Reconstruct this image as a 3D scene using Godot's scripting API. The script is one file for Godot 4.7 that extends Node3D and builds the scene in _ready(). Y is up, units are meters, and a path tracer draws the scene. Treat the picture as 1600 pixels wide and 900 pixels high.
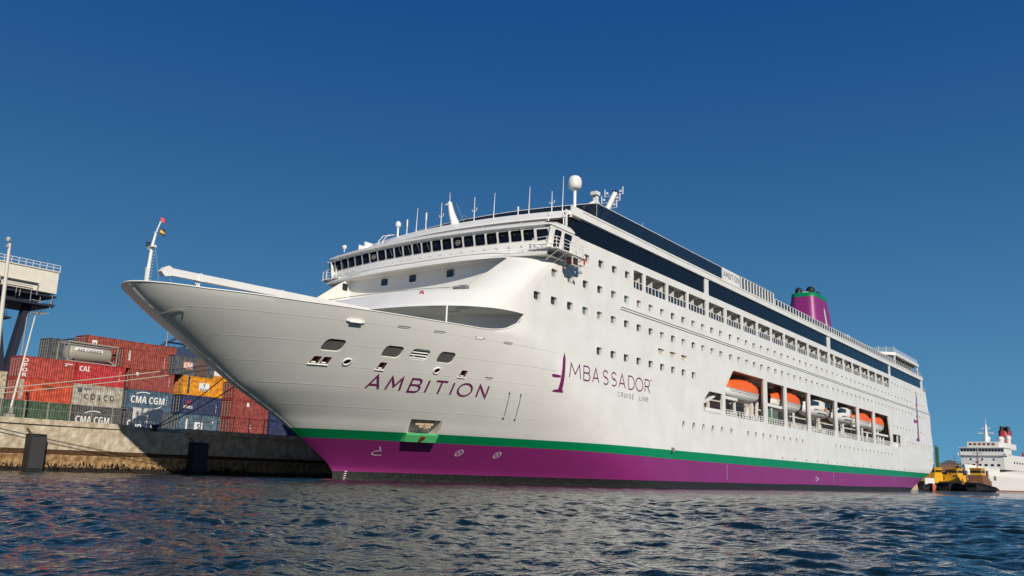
extends Node3D

var mats := {}
var taken := {}
var rng := RandomNumberGenerator.new()
var tex := {}

# ---------------------------------------------------------------- mesh builder
class MB:
	var v := PackedVector3Array()
	var n := PackedVector3Array()
	func tri(a: Vector3, b: Vector3, c: Vector3, na: Vector3, nb: Vector3, nc: Vector3) -> void:
		if (b - a).cross(c - a).dot(na + nb + nc) > 0.0:
			v.append(a); v.append(c); v.append(b); n.append(na); n.append(nc); n.append(nb)
		else:
			v.append(a); v.append(b); v.append(c); n.append(na); n.append(nb); n.append(nc)
	func quad(a: Vector3, b: Vector3, c: Vector3, d: Vector3) -> void:
		var g := (b - a).cross(d - a)
		if g.length_squared() < 1e-14: g = (c - b).cross(d - b)
		g = g.normalized()
		tri(a, b, c, g, g, g); tri(a, c, d, g, g, g)
	func quadn(a: Vector3, b: Vector3, c: Vector3, d: Vector3, na: Vector3, nb: Vector3, nc: Vector3, nd: Vector3) -> void:
		tri(a, b, c, na, nb, nc); tri(a, c, d, na, nc, nd)
	func box(c: Vector3, s: Vector3, b := Basis.IDENTITY) -> void:
		var h := s * 0.5
		var p := []
		for i in 8:
			p.append(c + b * Vector3(h.x if i & 1 else -h.x, h.y if i & 2 else -h.y, h.z if i & 4 else -h.z))
		quad(p[4], p[5], p[7], p[6]); quad(p[1], p[0], p[2], p[3])
		quad(p[5], p[1], p[3], p[7]); quad(p[0], p[4], p[6], p[2])
		quad(p[6], p[7], p[3], p[2]); quad(p[0], p[1], p[5], p[4])
	func span(a: Vector3, b: Vector3) -> void:
		box((a + b) * 0.5, (b - a).abs())
	func bar(a: Vector3, b: Vector3, w: float, h: float) -> void:
		var d := b - a
		var z := d.normalized()
		var up := Vector3.UP if absf(z.y) < 0.95 else Vector3.RIGHT
		var x := up.cross(z).normalized()
		box((a + b) * 0.5, Vector3(w, h, d.length()), Basis(x, z.cross(x), z))
	func prism(poly: PackedVector2Array, xf: Transform3D, d: float) -> void:
		var t := Geometry2D.triangulate_polygon(poly)
		var nz := xf.basis.z.normalized()
		for k in range(0, t.size(), 3):
			var q := []
			for j in 3: q.append(Vector3(poly[t[k + j]].x, poly[t[k + j]].y, 0))
			tri(xf * (q[0] + Vector3(0, 0, d)), xf * (q[1] + Vector3(0, 0, d)), xf * (q[2] + Vector3(0, 0, d)), nz, nz, nz)
			tri(xf * q[0], xf * q[1], xf * q[2], -nz, -nz, -nz)
		var cw := Geometry2D.is_polygon_clockwise(poly)
		var m := poly.size()
		for i in m:
			var a := poly[i]
			var b := poly[(i + 1) % m]
			var e := Vector2(b.y - a.y, a.x - b.x).normalized()
			if not cw: e = e
			else: e = -e
			var nn := (xf.basis * Vector3(e.x, e.y, 0)).normalized()
			quadn(xf * Vector3(a.x, a.y, 0), xf * Vector3(b.x, b.y, 0), xf * Vector3(b.x, b.y, d), xf * Vector3(a.x, a.y, d), nn, nn, nn, nn)
	func tube(pts: Array, r, sides := 8, caps := true) -> void:
		var m := pts.size()
		var rings := []
		var nrms := []
		var prev := Vector3.ZERO
		for i in m:
			var p: Vector3 = pts[i]
			var dir: Vector3
			if i == 0: dir = pts[1] - p
			elif i == m - 1: dir = p - pts[m - 2]
			else: dir = (pts[i + 1] - p).normalized() + (p - pts[i - 1]).normalized()
			dir = dir.normalized()
			var x: Vector3
			if prev == Vector3.ZERO:
				x = (Vector3.UP if absf(dir.y) < 0.9 else Vector3.RIGHT).cross(dir).normalized()
			else:
				x = (prev - dir * prev.dot(dir)).normalized()
			prev = x
			var y := dir.cross(x)
			var rad: float = r[i] if r is Array else r
			var ring := []
			var nr := []
			for k in sides:
				var a := TAU * k / sides
				var o := x * cos(a) + y * sin(a)
				ring.append(p + o * rad); nr.append(o)
			rings.append(ring); nrms.append(nr)
		for i in m - 1:
			for k in sides:
				var k2 := (k + 1) % sides
				quadn(rings[i][k], rings[i][k2], rings[i + 1][k2], rings[i + 1][k], nrms[i][k], nrms[i][k2], nrms[i + 1][k2], nrms[i + 1][k])
		if caps:
			for e in [0, m - 1]:
				var nn: Vector3 = (pts[0] - pts[1]).normalized() if e == 0 else (pts[m - 1] - pts[m - 2]).normalized()
				for k in range(1, sides - 1):
					tri(rings[e][0], rings[e][k], rings[e][k + 1], nn, nn, nn)
	func lathe(prof: Array, xf: Transform3D, segs := 16) -> void:
		for i in prof.size() - 1:
			var a: Vector2 = prof[i]
			var b: Vector2 = prof[i + 1]
			var e := Vector2(b.y - a.y, a.x - b.x).normalized()
			var ea := e
			var eb := e
			if i > 0:
				var p: Vector2 = prof[i - 1]
				var e2 := Vector2(a.y - p.y, p.x - a.x).normalized()
				if e2.dot(e) > 0.7: ea = (e + e2).normalized()
			if i < prof.size() - 2:
				var p2: Vector2 = prof[i + 2]
				var e3 := Vector2(p2.y - b.y, b.x - p2.x).normalized()
				if e3.dot(e) > 0.7: eb = (e + e3).normalized()
			for k in segs:
				var t0 := TAU * k / segs
				var t1 := TAU * (k + 1) / segs
				var c0 := Vector3(cos(t0), 0, sin(t0))
				var c1 := Vector3(cos(t1), 0, sin(t1))
				var y := Vector3.UP
				quadn(xf * (c0 * a.x + y * a.y), xf * (c1 * a.x + y * a.y), xf * (c1 * b.x + y * b.y), xf * (c0 * b.x + y * b.y),
					(xf.basis * (c0 * ea.x + y * ea.y)).normalized(), (xf.basis * (c1 * ea.x + y * ea.y)).normalized(), (xf.basis * (c1 * eb.x + y * eb.y)).normalized(), (xf.basis * (c0 * eb.x + y * eb.y)).normalized())
	# closed rings joined to a skin; smooth within the skin
	func skin(rings: Array, closed := true, flip := 1.0) -> void:
		var m := rings.size()
		var k := (rings[0] as Array).size()
		var nr := []
		for i in m:
			var row := []
			for j in k:
				var j0 := (j - 1 + k) % k if closed else maxi(j - 1, 0)
				var j1 := (j + 1) % k if closed else mini(j + 1, k - 1)
				var du: Vector3 = rings[mini(i + 1, m - 1)][j] - rings[maxi(i - 1, 0)][j]
				var dv: Vector3 = rings[i][j1] - rings[i][j0]
				var g := du.cross(dv) * flip
				row.append(g.normalized() if g.length_squared() > 1e-12 else Vector3.UP)
			nr.append(row)
		for i in m - 1:
			for j in (k if closed else k - 1):
				var j2 := (j + 1) % k
				quadn(rings[i][j], rings[i][j2], rings[i + 1][j2], rings[i + 1][j], nr[i][j], nr[i][j2], nr[i + 1][j2], nr[i + 1][j])
	func fan(ring: Array, nn: Vector3) -> void:
		for k in range(1, ring.size() - 1):
			tri(ring[0], ring[k], ring[k + 1], nn, nn, nn)
	func mesh() -> ArrayMesh:
		var a := []
		a.resize(Mesh.ARRAY_MAX)
		a[Mesh.ARRAY_VERTEX] = v
		a[Mesh.ARRAY_NORMAL] = n
		var m := ArrayMesh.new()
		m.add_surface_from_arrays(Mesh.PRIMITIVE_TRIANGLES, a)
		return m

# ---------------------------------------------------------------- nodes
func numbered(called: String) -> String:
	if not taken.has(called):
		taken[called] = 0
		return called
	taken[called] += 1
	return "%s_%03d" % [called, taken[called]]

func thing(called: String, label: String, category: String, at := Vector3.ZERO, turn := 0.0, group := "") -> Node3D:
	var o := Node3D.new()
	o.name = numbered(called)
	add_child(o)
	o.position = at
	o.rotation.y = turn
	o.set_meta("label", label)
	o.set_meta("category", category)
	if group: o.set_meta("group", group)
	return o

func part(parent: Node, called: String, m, material: Material, at := Vector3.ZERO, label := "") -> MeshInstance3D:
	var o := MeshInstance3D.new()
	o.name = called
	o.mesh = m.mesh() if m is MB else m
	o.material_override = material
	o.position = at
	if label: o.set_meta("label", label)
	parent.add_child(o, true)
	return o

func ground(called: String, m, material: Material) -> MeshInstance3D:
	var o := part(self, called, m, material)
	o.set_meta("kind", "structure")
	o.set_meta("label", called.replace("_", " ") + " of the harbour")
	o.set_meta("category", called.split("_")[0])
	return o

# ---------------------------------------------------------------- materials (colours are linear)
func noise_tex(key: String, sd: int, freq: float, a: Color, b: Color, oct := 4, size := 256, gain := 1.0, ntype := FastNoiseLite.TYPE_SIMPLEX_SMOOTH) -> ImageTexture:
	if tex.has(key): return tex[key]
	var f := FastNoiseLite.new()
	f.seed = sd
	f.noise_type = ntype
	f.frequency = freq
	f.fractal_octaves = oct
	var im := f.get_seamless_image(size, size)
	var out := Image.create(size, size, true, Image.FORMAT_RGB8)
	for y in size:
		for x in size:
			var t := clampf((im.get_pixel(x, y).r - 0.5) * gain + 0.5, 0, 1)
			out.set_pixel(x, y, a.lerp(b, t))
	out.generate_mipmaps()
	tex[key] = ImageTexture.create_from_image(out)
	return tex[key]

func normal_tex(key: String, sd: int, freq: float, bump: float, oct := 4, size := 256) -> ImageTexture:
	if tex.has(key): return tex[key]
	var f := FastNoiseLite.new()
	f.seed = sd
	f.frequency = freq
	f.noise_type = FastNoiseLite.TYPE_SIMPLEX_SMOOTH
	f.fractal_octaves = oct
	var im := f.get_seamless_image(size, size)
	im.convert(Image.FORMAT_RGBA8)
	im.bump_map_to_normal_map(bump)
	tex[key] = ImageTexture.create_from_image(im)
	return tex[key]

func mat(key: String, r := 0.5, g := 0.5, b := 0.5, rough := 0.5, metal := 0.0) -> StandardMaterial3D:
	if mats.has(key): return mats[key]
	var m := StandardMaterial3D.new()
	m.albedo_color = Color(r, g, b).linear_to_srgb()
	m.roughness = rough
	m.metallic = metal
	m.resource_name = key
	mats[key] = m
	return m

func textured(m: StandardMaterial3D, t: Texture2D, scale: float, world := true) -> StandardMaterial3D:
	m.albedo_texture = t
	m.uv1_triplanar = true
	m.uv1_world_triplanar = world
	m.uv1_scale = Vector3.ONE * scale
	return m

func bumpy(m: StandardMaterial3D, t: Texture2D, strength: float) -> StandardMaterial3D:
	m.normal_enabled = true
	m.normal_texture = t
	m.normal_scale = strength
	return m

func make_materials() -> void:
	var soft := noise_tex("soft", 3, 0.012, Color(0.955, 0.953, 0.945), Color(1, 1, 1), 5, 512, 1.3)
	var worn := noise_tex("worn", 9, 0.02, Color(0.74, 0.71, 0.68), Color(1, 1, 1), 5, 512, 1.6)
	var waves := normal_tex("plates", 5, 0.035, 3.0, 2, 256)
	for d in [["white", 0.80, 0.795, 0.775, 0.34], ["green", 0.0, 0.24, 0.085, 0.38], ["purple", 0.25, 0.025, 0.172, 0.40], ["white_steel", 0.80, 0.795, 0.78, 0.4], ["orange", 0.80, 0.13, 0.02, 0.45]]:
		var m := mat(d[0], d[1], d[2], d[3], d[4])
		textured(m, soft, 0.035)
		bumpy(m, waves, 0.05)
	textured(mat("boot", 0.034, 0.035, 0.038, 0.6), noise_tex("scum", 71, 0.03, Color(0.45, 0.5, 0.42), Color(1, 1, 1), 6, 512, 2.6), 0.2)
	mat("letter", 0.17, 0.018, 0.105, 0.45)
	mat("letter_grey", 0.12, 0.10, 0.10, 0.5)
	mat("mark", 0.62, 0.50, 0.60, 0.5)
	mat("glass_dark", 0.006, 0.008, 0.014, 0.06)
	mats["glass_dark"].metallic_specular = 0.3
	mat("glass_bridge", 0.006, 0.006, 0.008, 0.08)
	mat("glass_cabin", 0.02, 0.024, 0.035, 0.06)
	mat("glass_curtain", 0.22, 0.25, 0.23, 0.1)
	mat("glass_green", 0.10, 0.17, 0.15, 0.1)
	mat("glass_sky", 0.02, 0.05, 0.10, 0.04)
	var g := mat("glass_screen", 0.01, 0.016, 0.03, 0.05)
	g.transparency = BaseMaterial3D.TRANSPARENCY_ALPHA
	g.albedo_color.a = 0.90
	var gc := mat("glass_clear", 0.30, 0.42, 0.40, 0.05)
	gc.transparency = BaseMaterial3D.TRANSPARENCY_ALPHA
	gc.albedo_color.a = 0.45
	textured(mat("deck", 0.20, 0.15, 0.11, 0.8), worn, 0.4)
	mat("deck_green", 0.10, 0.16, 0.13, 0.8)
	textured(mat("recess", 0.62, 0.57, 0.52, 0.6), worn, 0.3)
	mat("recess_dark", 0.10, 0.085, 0.08, 0.7)
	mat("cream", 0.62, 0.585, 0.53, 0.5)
	textured(mat("rust", 0.20, 0.055, 0.03, 0.85), worn, 1.0)
	mat("maroon", 0.055, 0.016, 0.016, 0.6)
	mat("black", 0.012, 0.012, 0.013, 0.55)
	mat("grey", 0.22, 0.22, 0.22, 0.6)
	mat("grey_mesh", 0.085, 0.08, 0.075, 0.7)
	mat("red", 0.55, 0.02, 0.03, 0.5)
	mat("steel", 0.42, 0.42, 0.41, 0.5)
	textured(mat("galvanised", 0.40, 0.39, 0.37, 0.55), worn, 0.8)
	mat("rope_pale", 0.45, 0.42, 0.35, 0.9)
	mat("rope_dark", 0.05, 0.045, 0.04, 0.9)
	mat("yellow", 0.70, 0.38, 0.02, 0.5)
	mat("white_far", 0.72, 0.71, 0.68, 0.5)
	mat("brown_far", 0.20, 0.085, 0.04, 0.7)

# ---------------------------------------------------------------- shape helpers
func rrect(cx: float, cy: float, w: float, h: float, r: float, seg := 3) -> PackedVector2Array:
	var p := PackedVector2Array()
	var cs := [[1, 1, 0.0], [-1, 1, PI / 2], [-1, -1, PI], [1, -1, 1.5 * PI]]
	for c in cs:
		for k in seg + 1:
			var a: float = c[2] + PI / 2 * k / seg
			p.append(Vector2(cx + c[0] * (w / 2 - r) + r * cos(a), cy + c[1] * (h / 2 - r) + r * sin(a)))
	return p

func oval(cx: float, cy: float, w: float, h: float, seg := 16) -> PackedVector2Array:
	var p := PackedVector2Array()
	for k in seg:
		var a := TAU * k / seg
		p.append(Vector2(cx + w / 2 * cos(a), cy + h / 2 * sin(a)))
	return p

func rounded(pts: Array, r: float, seg := 3) -> PackedVector2Array:
	var p := PackedVector2Array()
	var m := pts.size()
	for i in m:
		var b: Vector2 = pts[i]
		var a: Vector2 = pts[(i - 1 + m) % m]
		var c: Vector2 = pts[(i + 1) % m]
		var ra := minf(r, a.distance_to(b) * 0.45)
		var rc := minf(r, c.distance_to(b) * 0.45)
		var s := b + (a - b).normalized() * ra
		var e := b + (c - b).normalized() * rc
		for k in seg + 1:
			var t := float(k) / seg
			p.append(s * (1 - t) * (1 - t) + b * 2 * t * (1 - t) + e * t * t)
	return p

# a wall given by a grid of plan points, cut by hole outlines, laid on the surface f
func patch(mb: MB, rows: Array, holes: Array, f: Callable, side := 1.0) -> void:
	var boxes := []
	for h in holes:
		var r := Rect2(h[0], Vector2.ZERO)
		for p in h: r = r.expand(p)
		boxes.append(r)
	for i in rows.size() - 1:
		var a: PackedVector2Array = rows[i]
		var b: PackedVector2Array = rows[i + 1]
		for j in a.size() - 1:
			cut_cell(mb, PackedVector2Array([a[j], a[j + 1], b[j + 1], b[j]]), holes, boxes, f, side, 0)

func cut_cell(mb: MB, cell: PackedVector2Array, holes: Array, boxes: Array, f: Callable, side: float, depth: int) -> void:
	var r := Rect2(cell[0], Vector2.ZERO)
	for p in cell: r = r.expand(p)
	var list := [cell]
	for k in holes.size():
		if not r.intersects(boxes[k]): continue
		var out := []
		for c in list:
			for q in Geometry2D.clip_polygons(c, holes[k]):
				if Geometry2D.is_polygon_clockwise(q) and depth < 6:
					var m01 := (cell[0] + cell[1]) / 2
					var m12 := (cell[1] + cell[2]) / 2
					var m23 := (cell[2] + cell[3]) / 2
					var m30 := (cell[3] + cell[0]) / 2
					var cc := (m01 + m23) / 2
					for s in [[cell[0], m01, cc, m30], [m01, cell[1], m12, cc], [cc, m12, cell[2], m23], [m30, cc, m23, cell[3]]]:
						cut_cell(mb, PackedVector2Array(s), holes, boxes, f, side, depth + 1)
					return
				out.append(q)
		list = out
		if list.is_empty(): return
	for c in list:
		var pos := []
		var nr := []
		for p in c:
			var o: Vector3 = f.call(p)
			pos.append(o)
			var ex := 0.03
			var g: Vector3 = (f.call(p + Vector2(ex, 0)) - f.call(p - Vector2(ex * 0.1, 0))).cross(f.call(p + Vector2(0, ex)) - f.call(p - Vector2(0, ex))) * side
			nr.append(g.normalized())
		if c.size() == 4 and list.size() == 1 and c == cell:
			mb.quadn(pos[0], pos[1], pos[2], pos[3], nr[0], nr[1], nr[2], nr[3])
		else:
			var t := Geometry2D.triangulate_polygon(c)
			for k in range(0, t.size(), 3):
				mb.tri(pos[t[k]], pos[t[k + 1]], pos[t[k + 2]], nr[t[k]], nr[t[k + 1]], nr[t[k + 2]])

func grid(x0: float, x1: float, dx: float, y0: float, y1: float, dy: float) -> Array:
	var nx := maxi(1, int(ceil((x1 - x0) / dx)))
	var ny := maxi(1, int(ceil((y1 - y0) / dy)))
	var rows := []
	for j in ny + 1:
		var r := PackedVector2Array()
		for i in nx + 1: r.append(Vector2(lerpf(x0, x1, float(i) / nx), lerpf(y0, y1, float(j) / ny)))
		rows.append(r)
	return rows

# the lining of a hole: its outline pushed from the surface f inwards by depth along the local normal
func reveal(mb: MB, hole: PackedVector2Array, f: Callable, dir: Vector3, depth: float) -> void:
	var m := hole.size()
	var c := Vector2.ZERO
	for p in hole: c += p
	c /= m
	var cen: Vector3 = f.call(c)
	for i in m:
		var a: Vector3 = f.call(hole[i])
		var b: Vector3 = f.call(hole[(i + 1) % m])
		var nn := dir.cross(b - a).normalized()
		if nn.dot(cen - a) < 0: nn = -nn
		mb.quadn(a, b, b + dir * depth, a + dir * depth, nn, nn, nn, nn)

func plate(mb: MB, hole: PackedVector2Array, f: Callable, dir: Vector3, depth: float) -> void:
	var t := Geometry2D.triangulate_polygon(hole)
	for k in range(0, t.size(), 3):
		var q := []
		for j in 3: q.append((f.call(hole[t[k + j]]) as Vector3) + dir * depth)
		mb.tri(q[0], q[1], q[2], -dir, -dir, -dir)

# a painted line of width w on the surface f, lifted a little
func stroke(mb: MB, pts: Array, w: float, f: Callable, lift: float, closed := false) -> void:
	var fine := []
	for i in pts.size() - 1:
		var a: Vector2 = pts[i]
		var b: Vector2 = pts[i + 1]
		var k := maxi(1, int(ceil(a.distance_to(b) / 0.35)))
		for j in k: fine.append(a.lerp(b, float(j) / k))
	fine.append(pts[pts.size() - 1])
	var m := fine.size()
	var L := []
	var R := []
	for i in m:
		var d0: Vector2
		var d1: Vector2
		if i > 0: d0 = (fine[i] - fine[i - 1]).normalized()
		if i < m - 1: d1 = (fine[i + 1] - fine[i]).normalized()
		if i == 0: d0 = (fine[m - 1] - fine[m - 2]).normalized() if closed else d1
		if i == m - 1: d1 = (fine[1] - fine[0]).normalized() if closed else d0
		var nn := Vector2(-d0.y - d1.y, d0.x + d1.x)
		nn = nn.normalized() if nn.length() > 0.01 else Vector2(-d0.y, d0.x)
		var k := clampf(1.0 / maxf(nn.dot(Vector2(-d0.y, d0.x)), 0.35), 1, 2.4)
		L.append(fine[i] + nn * w * 0.5 * k)
		R.append(fine[i] - nn * w * 0.5 * k)
	for i in m - 1:
		var q := []
		for p in [L[i], R[i], R[i + 1], L[i + 1]]:
			var o: Vector3 = f.call(p)
			var g: Vector3 = (f.call(p + Vector2(0.03, 0)) - f.call(p - Vector2(0.03, 0))).cross(f.call(p + Vector2(0, 0.03)) - f.call(p - Vector2(0, 0.03))).normalized()
			q.append([o + g * lift, g])
		mb.quadn(q[0][0], q[1][0], q[2][0], q[3][0], q[0][1], q[1][1], q[2][1], q[3][1])

# a painted shape laid on the surface f in small pieces
func decal(mb: MB, poly: PackedVector2Array, f: Callable, lift: float, step := 0.35) -> void:
	var r := Rect2(poly[0], Vector2.ZERO)
	for p in poly: r = r.expand(p)
	for row in int(ceil(r.size.y / step)):
		for col in int(ceil(r.size.x / step)):
			var o := r.position + Vector2(col, row) * step
			var cell := PackedVector2Array([o, o + Vector2(step, 0), o + Vector2(step, step), o + Vector2(0, step)])
			for c in Geometry2D.intersect_polygons(cell, poly):
				var t := Geometry2D.triangulate_polygon(c)
				for i in range(0, t.size(), 3):
					var k := []
					for j in 3:
						var g := surface_normal(f, c[t[i + j]])
						k.append([(f.call(c[t[i + j]]) as Vector3) + g * lift, g])
					mb.tri(k[0][0], k[1][0], k[2][0], k[0][1], k[1][1], k[2][1])

func arc(cx: float, cy: float, rx: float, ry: float, a0: float, a1: float, seg := 12) -> Array:
	var o := []
	for k in seg + 1:
		var a := deg_to_rad(lerpf(a0, a1, float(k) / seg))
		o.append(Vector2(cx + rx * cos(a), cy + ry * sin(a)))
	return o

# strokes of a thin geometric capital, width and height 1
func glyph(c: String) -> Array:
	match c:
		"A": return [[Vector2(0, 0), Vector2(0.5, 1), Vector2(1, 0)], [Vector2(0.17, 0.3), Vector2(0.83, 0.3)]]
		"M": return [[Vector2(0, 0), Vector2(0.12, 1), Vector2(0.5, 0.28), Vector2(0.88, 1), Vector2(1, 0)]]
		"B": return [[Vector2(0.6, 0.53), Vector2(0, 0.53), Vector2(0, 1), Vector2(0.55, 1)] + arc(0.6, 0.765, 0.33, 0.235, 90, -90, 8), [Vector2(0, 0.53), Vector2(0, 0), Vector2(0.55, 0)] + arc(0.62, 0.265, 0.38, 0.265, -90, 90, 8)]
		"I": return [[Vector2(0, 0), Vector2(0, 1)]]
		"T": return [[Vector2(0, 1), Vector2(1, 1)], [Vector2(0.5, 0.96), Vector2(0.5, 0)]]
		"O": return [arc(0.5, 0.5, 0.5, 0.5, 0, 360, 24)]
		"N": return [[Vector2(0, 0), Vector2(0, 1), Vector2(1, 0), Vector2(1, 1)]]
		"S": return [[Vector2(0.95, 0.84)] + arc(0.5, 0.75, 0.42, 0.25, 45, 270, 10) + arc(0.5, 0.25, 0.48, 0.25, 90, -135, 10)]
		"D": return [[Vector2(0, 0), Vector2(0, 1), Vector2(0.4, 1)] + arc(0.45, 0.5, 0.55, 0.5, 90, -90, 12) + [Vector2(0.4, 0), Vector2(0, 0)]]
		"R": return [[Vector2(0, 0), Vector2(0, 1), Vector2(0.5, 1)] + arc(0.55, 0.735, 0.42, 0.265, 90, -90, 8) + [Vector2(0, 0.47)], [Vector2(0.55, 0.45), Vector2(1, 0)]]
		"C": return [arc(0.55, 0.5, 0.52, 0.5, 48, 312, 14)]
		"U": return [[Vector2(0, 1), Vector2(0, 0.4)] + arc(0.5, 0.4, 0.5, 0.4, 180, 360, 10) + [Vector2(1, 0.4), Vector2(1, 1)]]
		"E": return [[Vector2(1, 1), Vector2(0, 1), Vector2(0, 0), Vector2(1, 0)], [Vector2(0.04, 0.52), Vector2(0.85, 0.52)]]
		"L": return [[Vector2(0, 1), Vector2(0, 0), Vector2(1, 0)]]
	return []

func letter(parent: Node, called: String, c: String, x: float, y: float, w: float, h: float, lean: float, pen: float, f: Callable, material: Material) -> void:
	var mb := MB.new()
	var k := 0
	for s in glyph(c):
		var pts := []
		for p in s: pts.append(Vector2(x + p.x * w + lean * p.y, y + p.y * h))
		stroke(mb, pts, pen, f, 0.012 + 0.004 * k, c == "O")
		k += 1
	part(parent, called, mb, material)

func text_mesh(s: String, size: float, bold := true) -> TextMesh:
	var t := TextMesh.new()
	var f := SystemFont.new()
	f.font_names = PackedStringArray(["Droid Sans"])
	f.font_weight = 700 if bold else 400
	t.font = f
	t.text = s
	t.font_size = 64
	t.pixel_size = size / 46.0
	t.depth = 0.01
	return t

# ---------------------------------------------------------------- the cruise ship: lines of the hull
# x runs aft from the bow tip, y is height above the water, z is port
const HALF := 14.4
const STEM_Y := [-2.0, 0.0, 0.9, 1.28, 2.0, 3.5, 5.2, 6.3, 7.6, 9.07, 10.43, 11.33, 12.1, 13.0, 13.93, 16.0]
const STEM_X := [21.95, 21.95, 21.75, 21.45, 20.5, 18.1, 15.4, 13.2, 10.6, 8.15, 5.85, 4.28, 3.0, 1.65, 0.42, -2.6]
const KEY_Y := [-2.0, 0.0, 4.4, 9.0, 13.5, 16.0]
const KEY_F := [54.0, 54.0, 46.5, 38.5, 31.0, 31.0]
const KEY_A := [1.05, 1.05, 1.12, 1.25, 1.36, 1.36]
const KEY_B := [0.92, 0.9, 0.70, 0.62, 0.57, 0.57]
const SHEER_X := [0.3, 4.0, 10.0, 20.0, 25.5, 27.0, 28.2, 29.1, 29.7, 30.05, 30.2]
const SHEER_Y := [13.93, 13.62, 13.42, 13.3, 13.28, 13.4, 13.66, 14.02, 14.42, 14.85, 15.3]
const END_Y := [-2.0, 0.0, 0.7, 3.0, 4.1, 5.8, 8.0, 12.2, 14.0, 18.5, 20.2, 24.9]
const END_X := [186.0, 188.0, 190.0, 200.4, 206.6, 210.8, 212.2, 212.3, 211.4, 211.2, 209.2, 207.2]
const FRONT_Y := [15.3, 17.0, 19.0, 21.5, 24.5]
const FRONT_X := [22.1, 24.0, 27.1, 31.1, 32.0]
const SIDE_Y := [15.2, 15.3, 17.0, 17.8, 19.0, 20.4, 21.5, 24.5]
const SIDE_X := [30.2, 30.2, 30.9, 31.65, 32.9, 34.5, 36.2, 37.6]

func tab(x: float, xs: Array, ys: Array) -> float:
	if x <= xs[0]: return ys[0]
	for i in range(1, xs.size()):
		if x <= xs[i]: return lerpf(ys[i - 1], ys[i], (x - xs[i - 1]) / (xs[i] - xs[i - 1]))
	return ys[ys.size() - 1]

func stem(y: float) -> float: return tab(y, STEM_Y, STEM_X)
func sheer(x: float) -> float: return tab(x, SHEER_X, SHEER_Y)
func ship_end(y: float) -> float: return tab(y, END_Y, END_X)

func breadth(x: float, y: float) -> float:
	if x < 62.0:
		var xs := stem(y)
		var xf := tab(y, KEY_Y, KEY_F)
		if x > xf + 6.5: return HALF
		var ka := tab(y, KEY_Y, KEY_A)
		var kb := tab(y, KEY_Y, KEY_B)
		# the shoulder is faired over a few metres
		var d := 6.5 * smoothstep(3.0, 14.0, x - xs) * clampf((14.5 - y) / 7.0, 0.12, 1.0)
		var s := 0.0
		for k in range(-3, 4):
			var u := clampf((x + d * k / 3.0 - xs) / (xf - xs), 0, 1)
			s += (4.0 - absi(k)) * pow(1.0 - pow(1.0 - u, ka), kb)
		return HALF * s / 16.0
	if x < 165.0: return HALF
	var z := HALF
	var d := x - (ship_end(y) - 3.6)
	if d > 0.0: z -= 1.7 * (1.0 - sqrt(maxf(0.0, 1.0 - pow(minf(d / 3.6, 1.0), 2.0))))
	if y < 5.0: z -= (5.0 - y) * 0.3 * smoothstep(165.0, 205.0, x)
	return z

func port(p: Vector2) -> Vector3: return Vector3(p.x, p.y, breadth(p.x, p.y))
func starboard(p: Vector2) -> Vector3: return Vector3(p.x, p.y, -breadth(p.x, p.y))
func green_foot(x: float) -> float: return tab(x, [20.0, 40.0, 58.0, 92.0, 125.0], [3.62, 3.6, 3.38, 3.24, 3.14])

# raked and rounded front of the superstructure, as a surface over (z, y)
func front(p: Vector2) -> Vector3:
	var xf := tab(p.y, FRONT_Y, FRONT_X)
	var xs := tab(p.y, SIDE_Y, SIDE_X)
	var w := minf(absf(p.x) / HALF, 1.0)
	return Vector3(xs - (xs - xf) * pow(maxf(0.0, 1.0 - pow(w, 2.6)), 1.0 / 2.6), p.y, p.x)

func front_recess(p: Vector2) -> Vector3:
	return Vector3(32.8, p.y, p.x)

func gallery_end(p: Vector2) -> Vector3: return Vector3(p.x, p.y, -11.05)

func bridge_bend(z: float) -> float: return 1.75 * pow(z / 15.0, 2.0)
func bridge_wall(p: Vector2) -> Vector3: return Vector3(lerpf(32.05, 31.75, (p.y - 23.0) / 1.3) + bridge_bend(p.x), p.y, p.x)
func flat_side(p: Vector2) -> Vector3: return Vector3(p.x, p.y, HALF)
func wing_side(p: Vector2) -> Vector3: return Vector3(p.x, p.y, 15.05 - 0.18 * (24.3 - p.y))

# ---------------------------------------------------------------- windows that repeat
func window_meshes(hole: PackedVector2Array, depth: float) -> Array:
	# lining and pane of a window in a flat wall facing +z, about the origin
	var fl := func(p: Vector2): return Vector3(p.x, p.y, 0)
	var a := MB.new()
	reveal(a, hole, fl, Vector3(0, 0, -1), depth)
	# a raised rim round the opening
	var m := hole.size()
	for i in m:
		var p := hole[i]
		var q := hole[(i + 1) % m]
		var po := p + p.normalized() * 0.07
		var qo := q + q.normalized() * 0.07
		a.quad(Vector3(p.x, p.y, 0.022), Vector3(po.x, po.y, 0.022), Vector3(qo.x, qo.y, 0.022), Vector3(q.x, q.y, 0.022))
		var e := Vector3(po.x, po.y, 0).normalized()
		var e2 := Vector3(qo.x, qo.y, 0).normalized()
		a.quadn(Vector3(po.x, po.y, 0.022), Vector3(po.x, po.y, -0.01), Vector3(qo.x, qo.y, -0.01), Vector3(qo.x, qo.y, 0.022), e, e, e2, e2)
		a.quadn(Vector3(p.x, p.y, 0.022), Vector3(p.x, p.y, 0), Vector3(q.x, q.y, 0), Vector3(q.x, q.y, 0.022), -e, -e, -e2, -e2)
	var b := MB.new()
	plate(b, hole, fl, Vector3(0, 0, -1), depth - 0.01)
	return [a.mesh(), b.mesh()]

func place_window(ship: Node, meshes: Array, at: Vector3, pane: String, turn := 0.0) -> void:
	var w := part(ship, "window", meshes[0], mats["white"], at)
	w.rotation.y = turn
	part(w, "pane", meshes[1], mats[pane])

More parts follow.
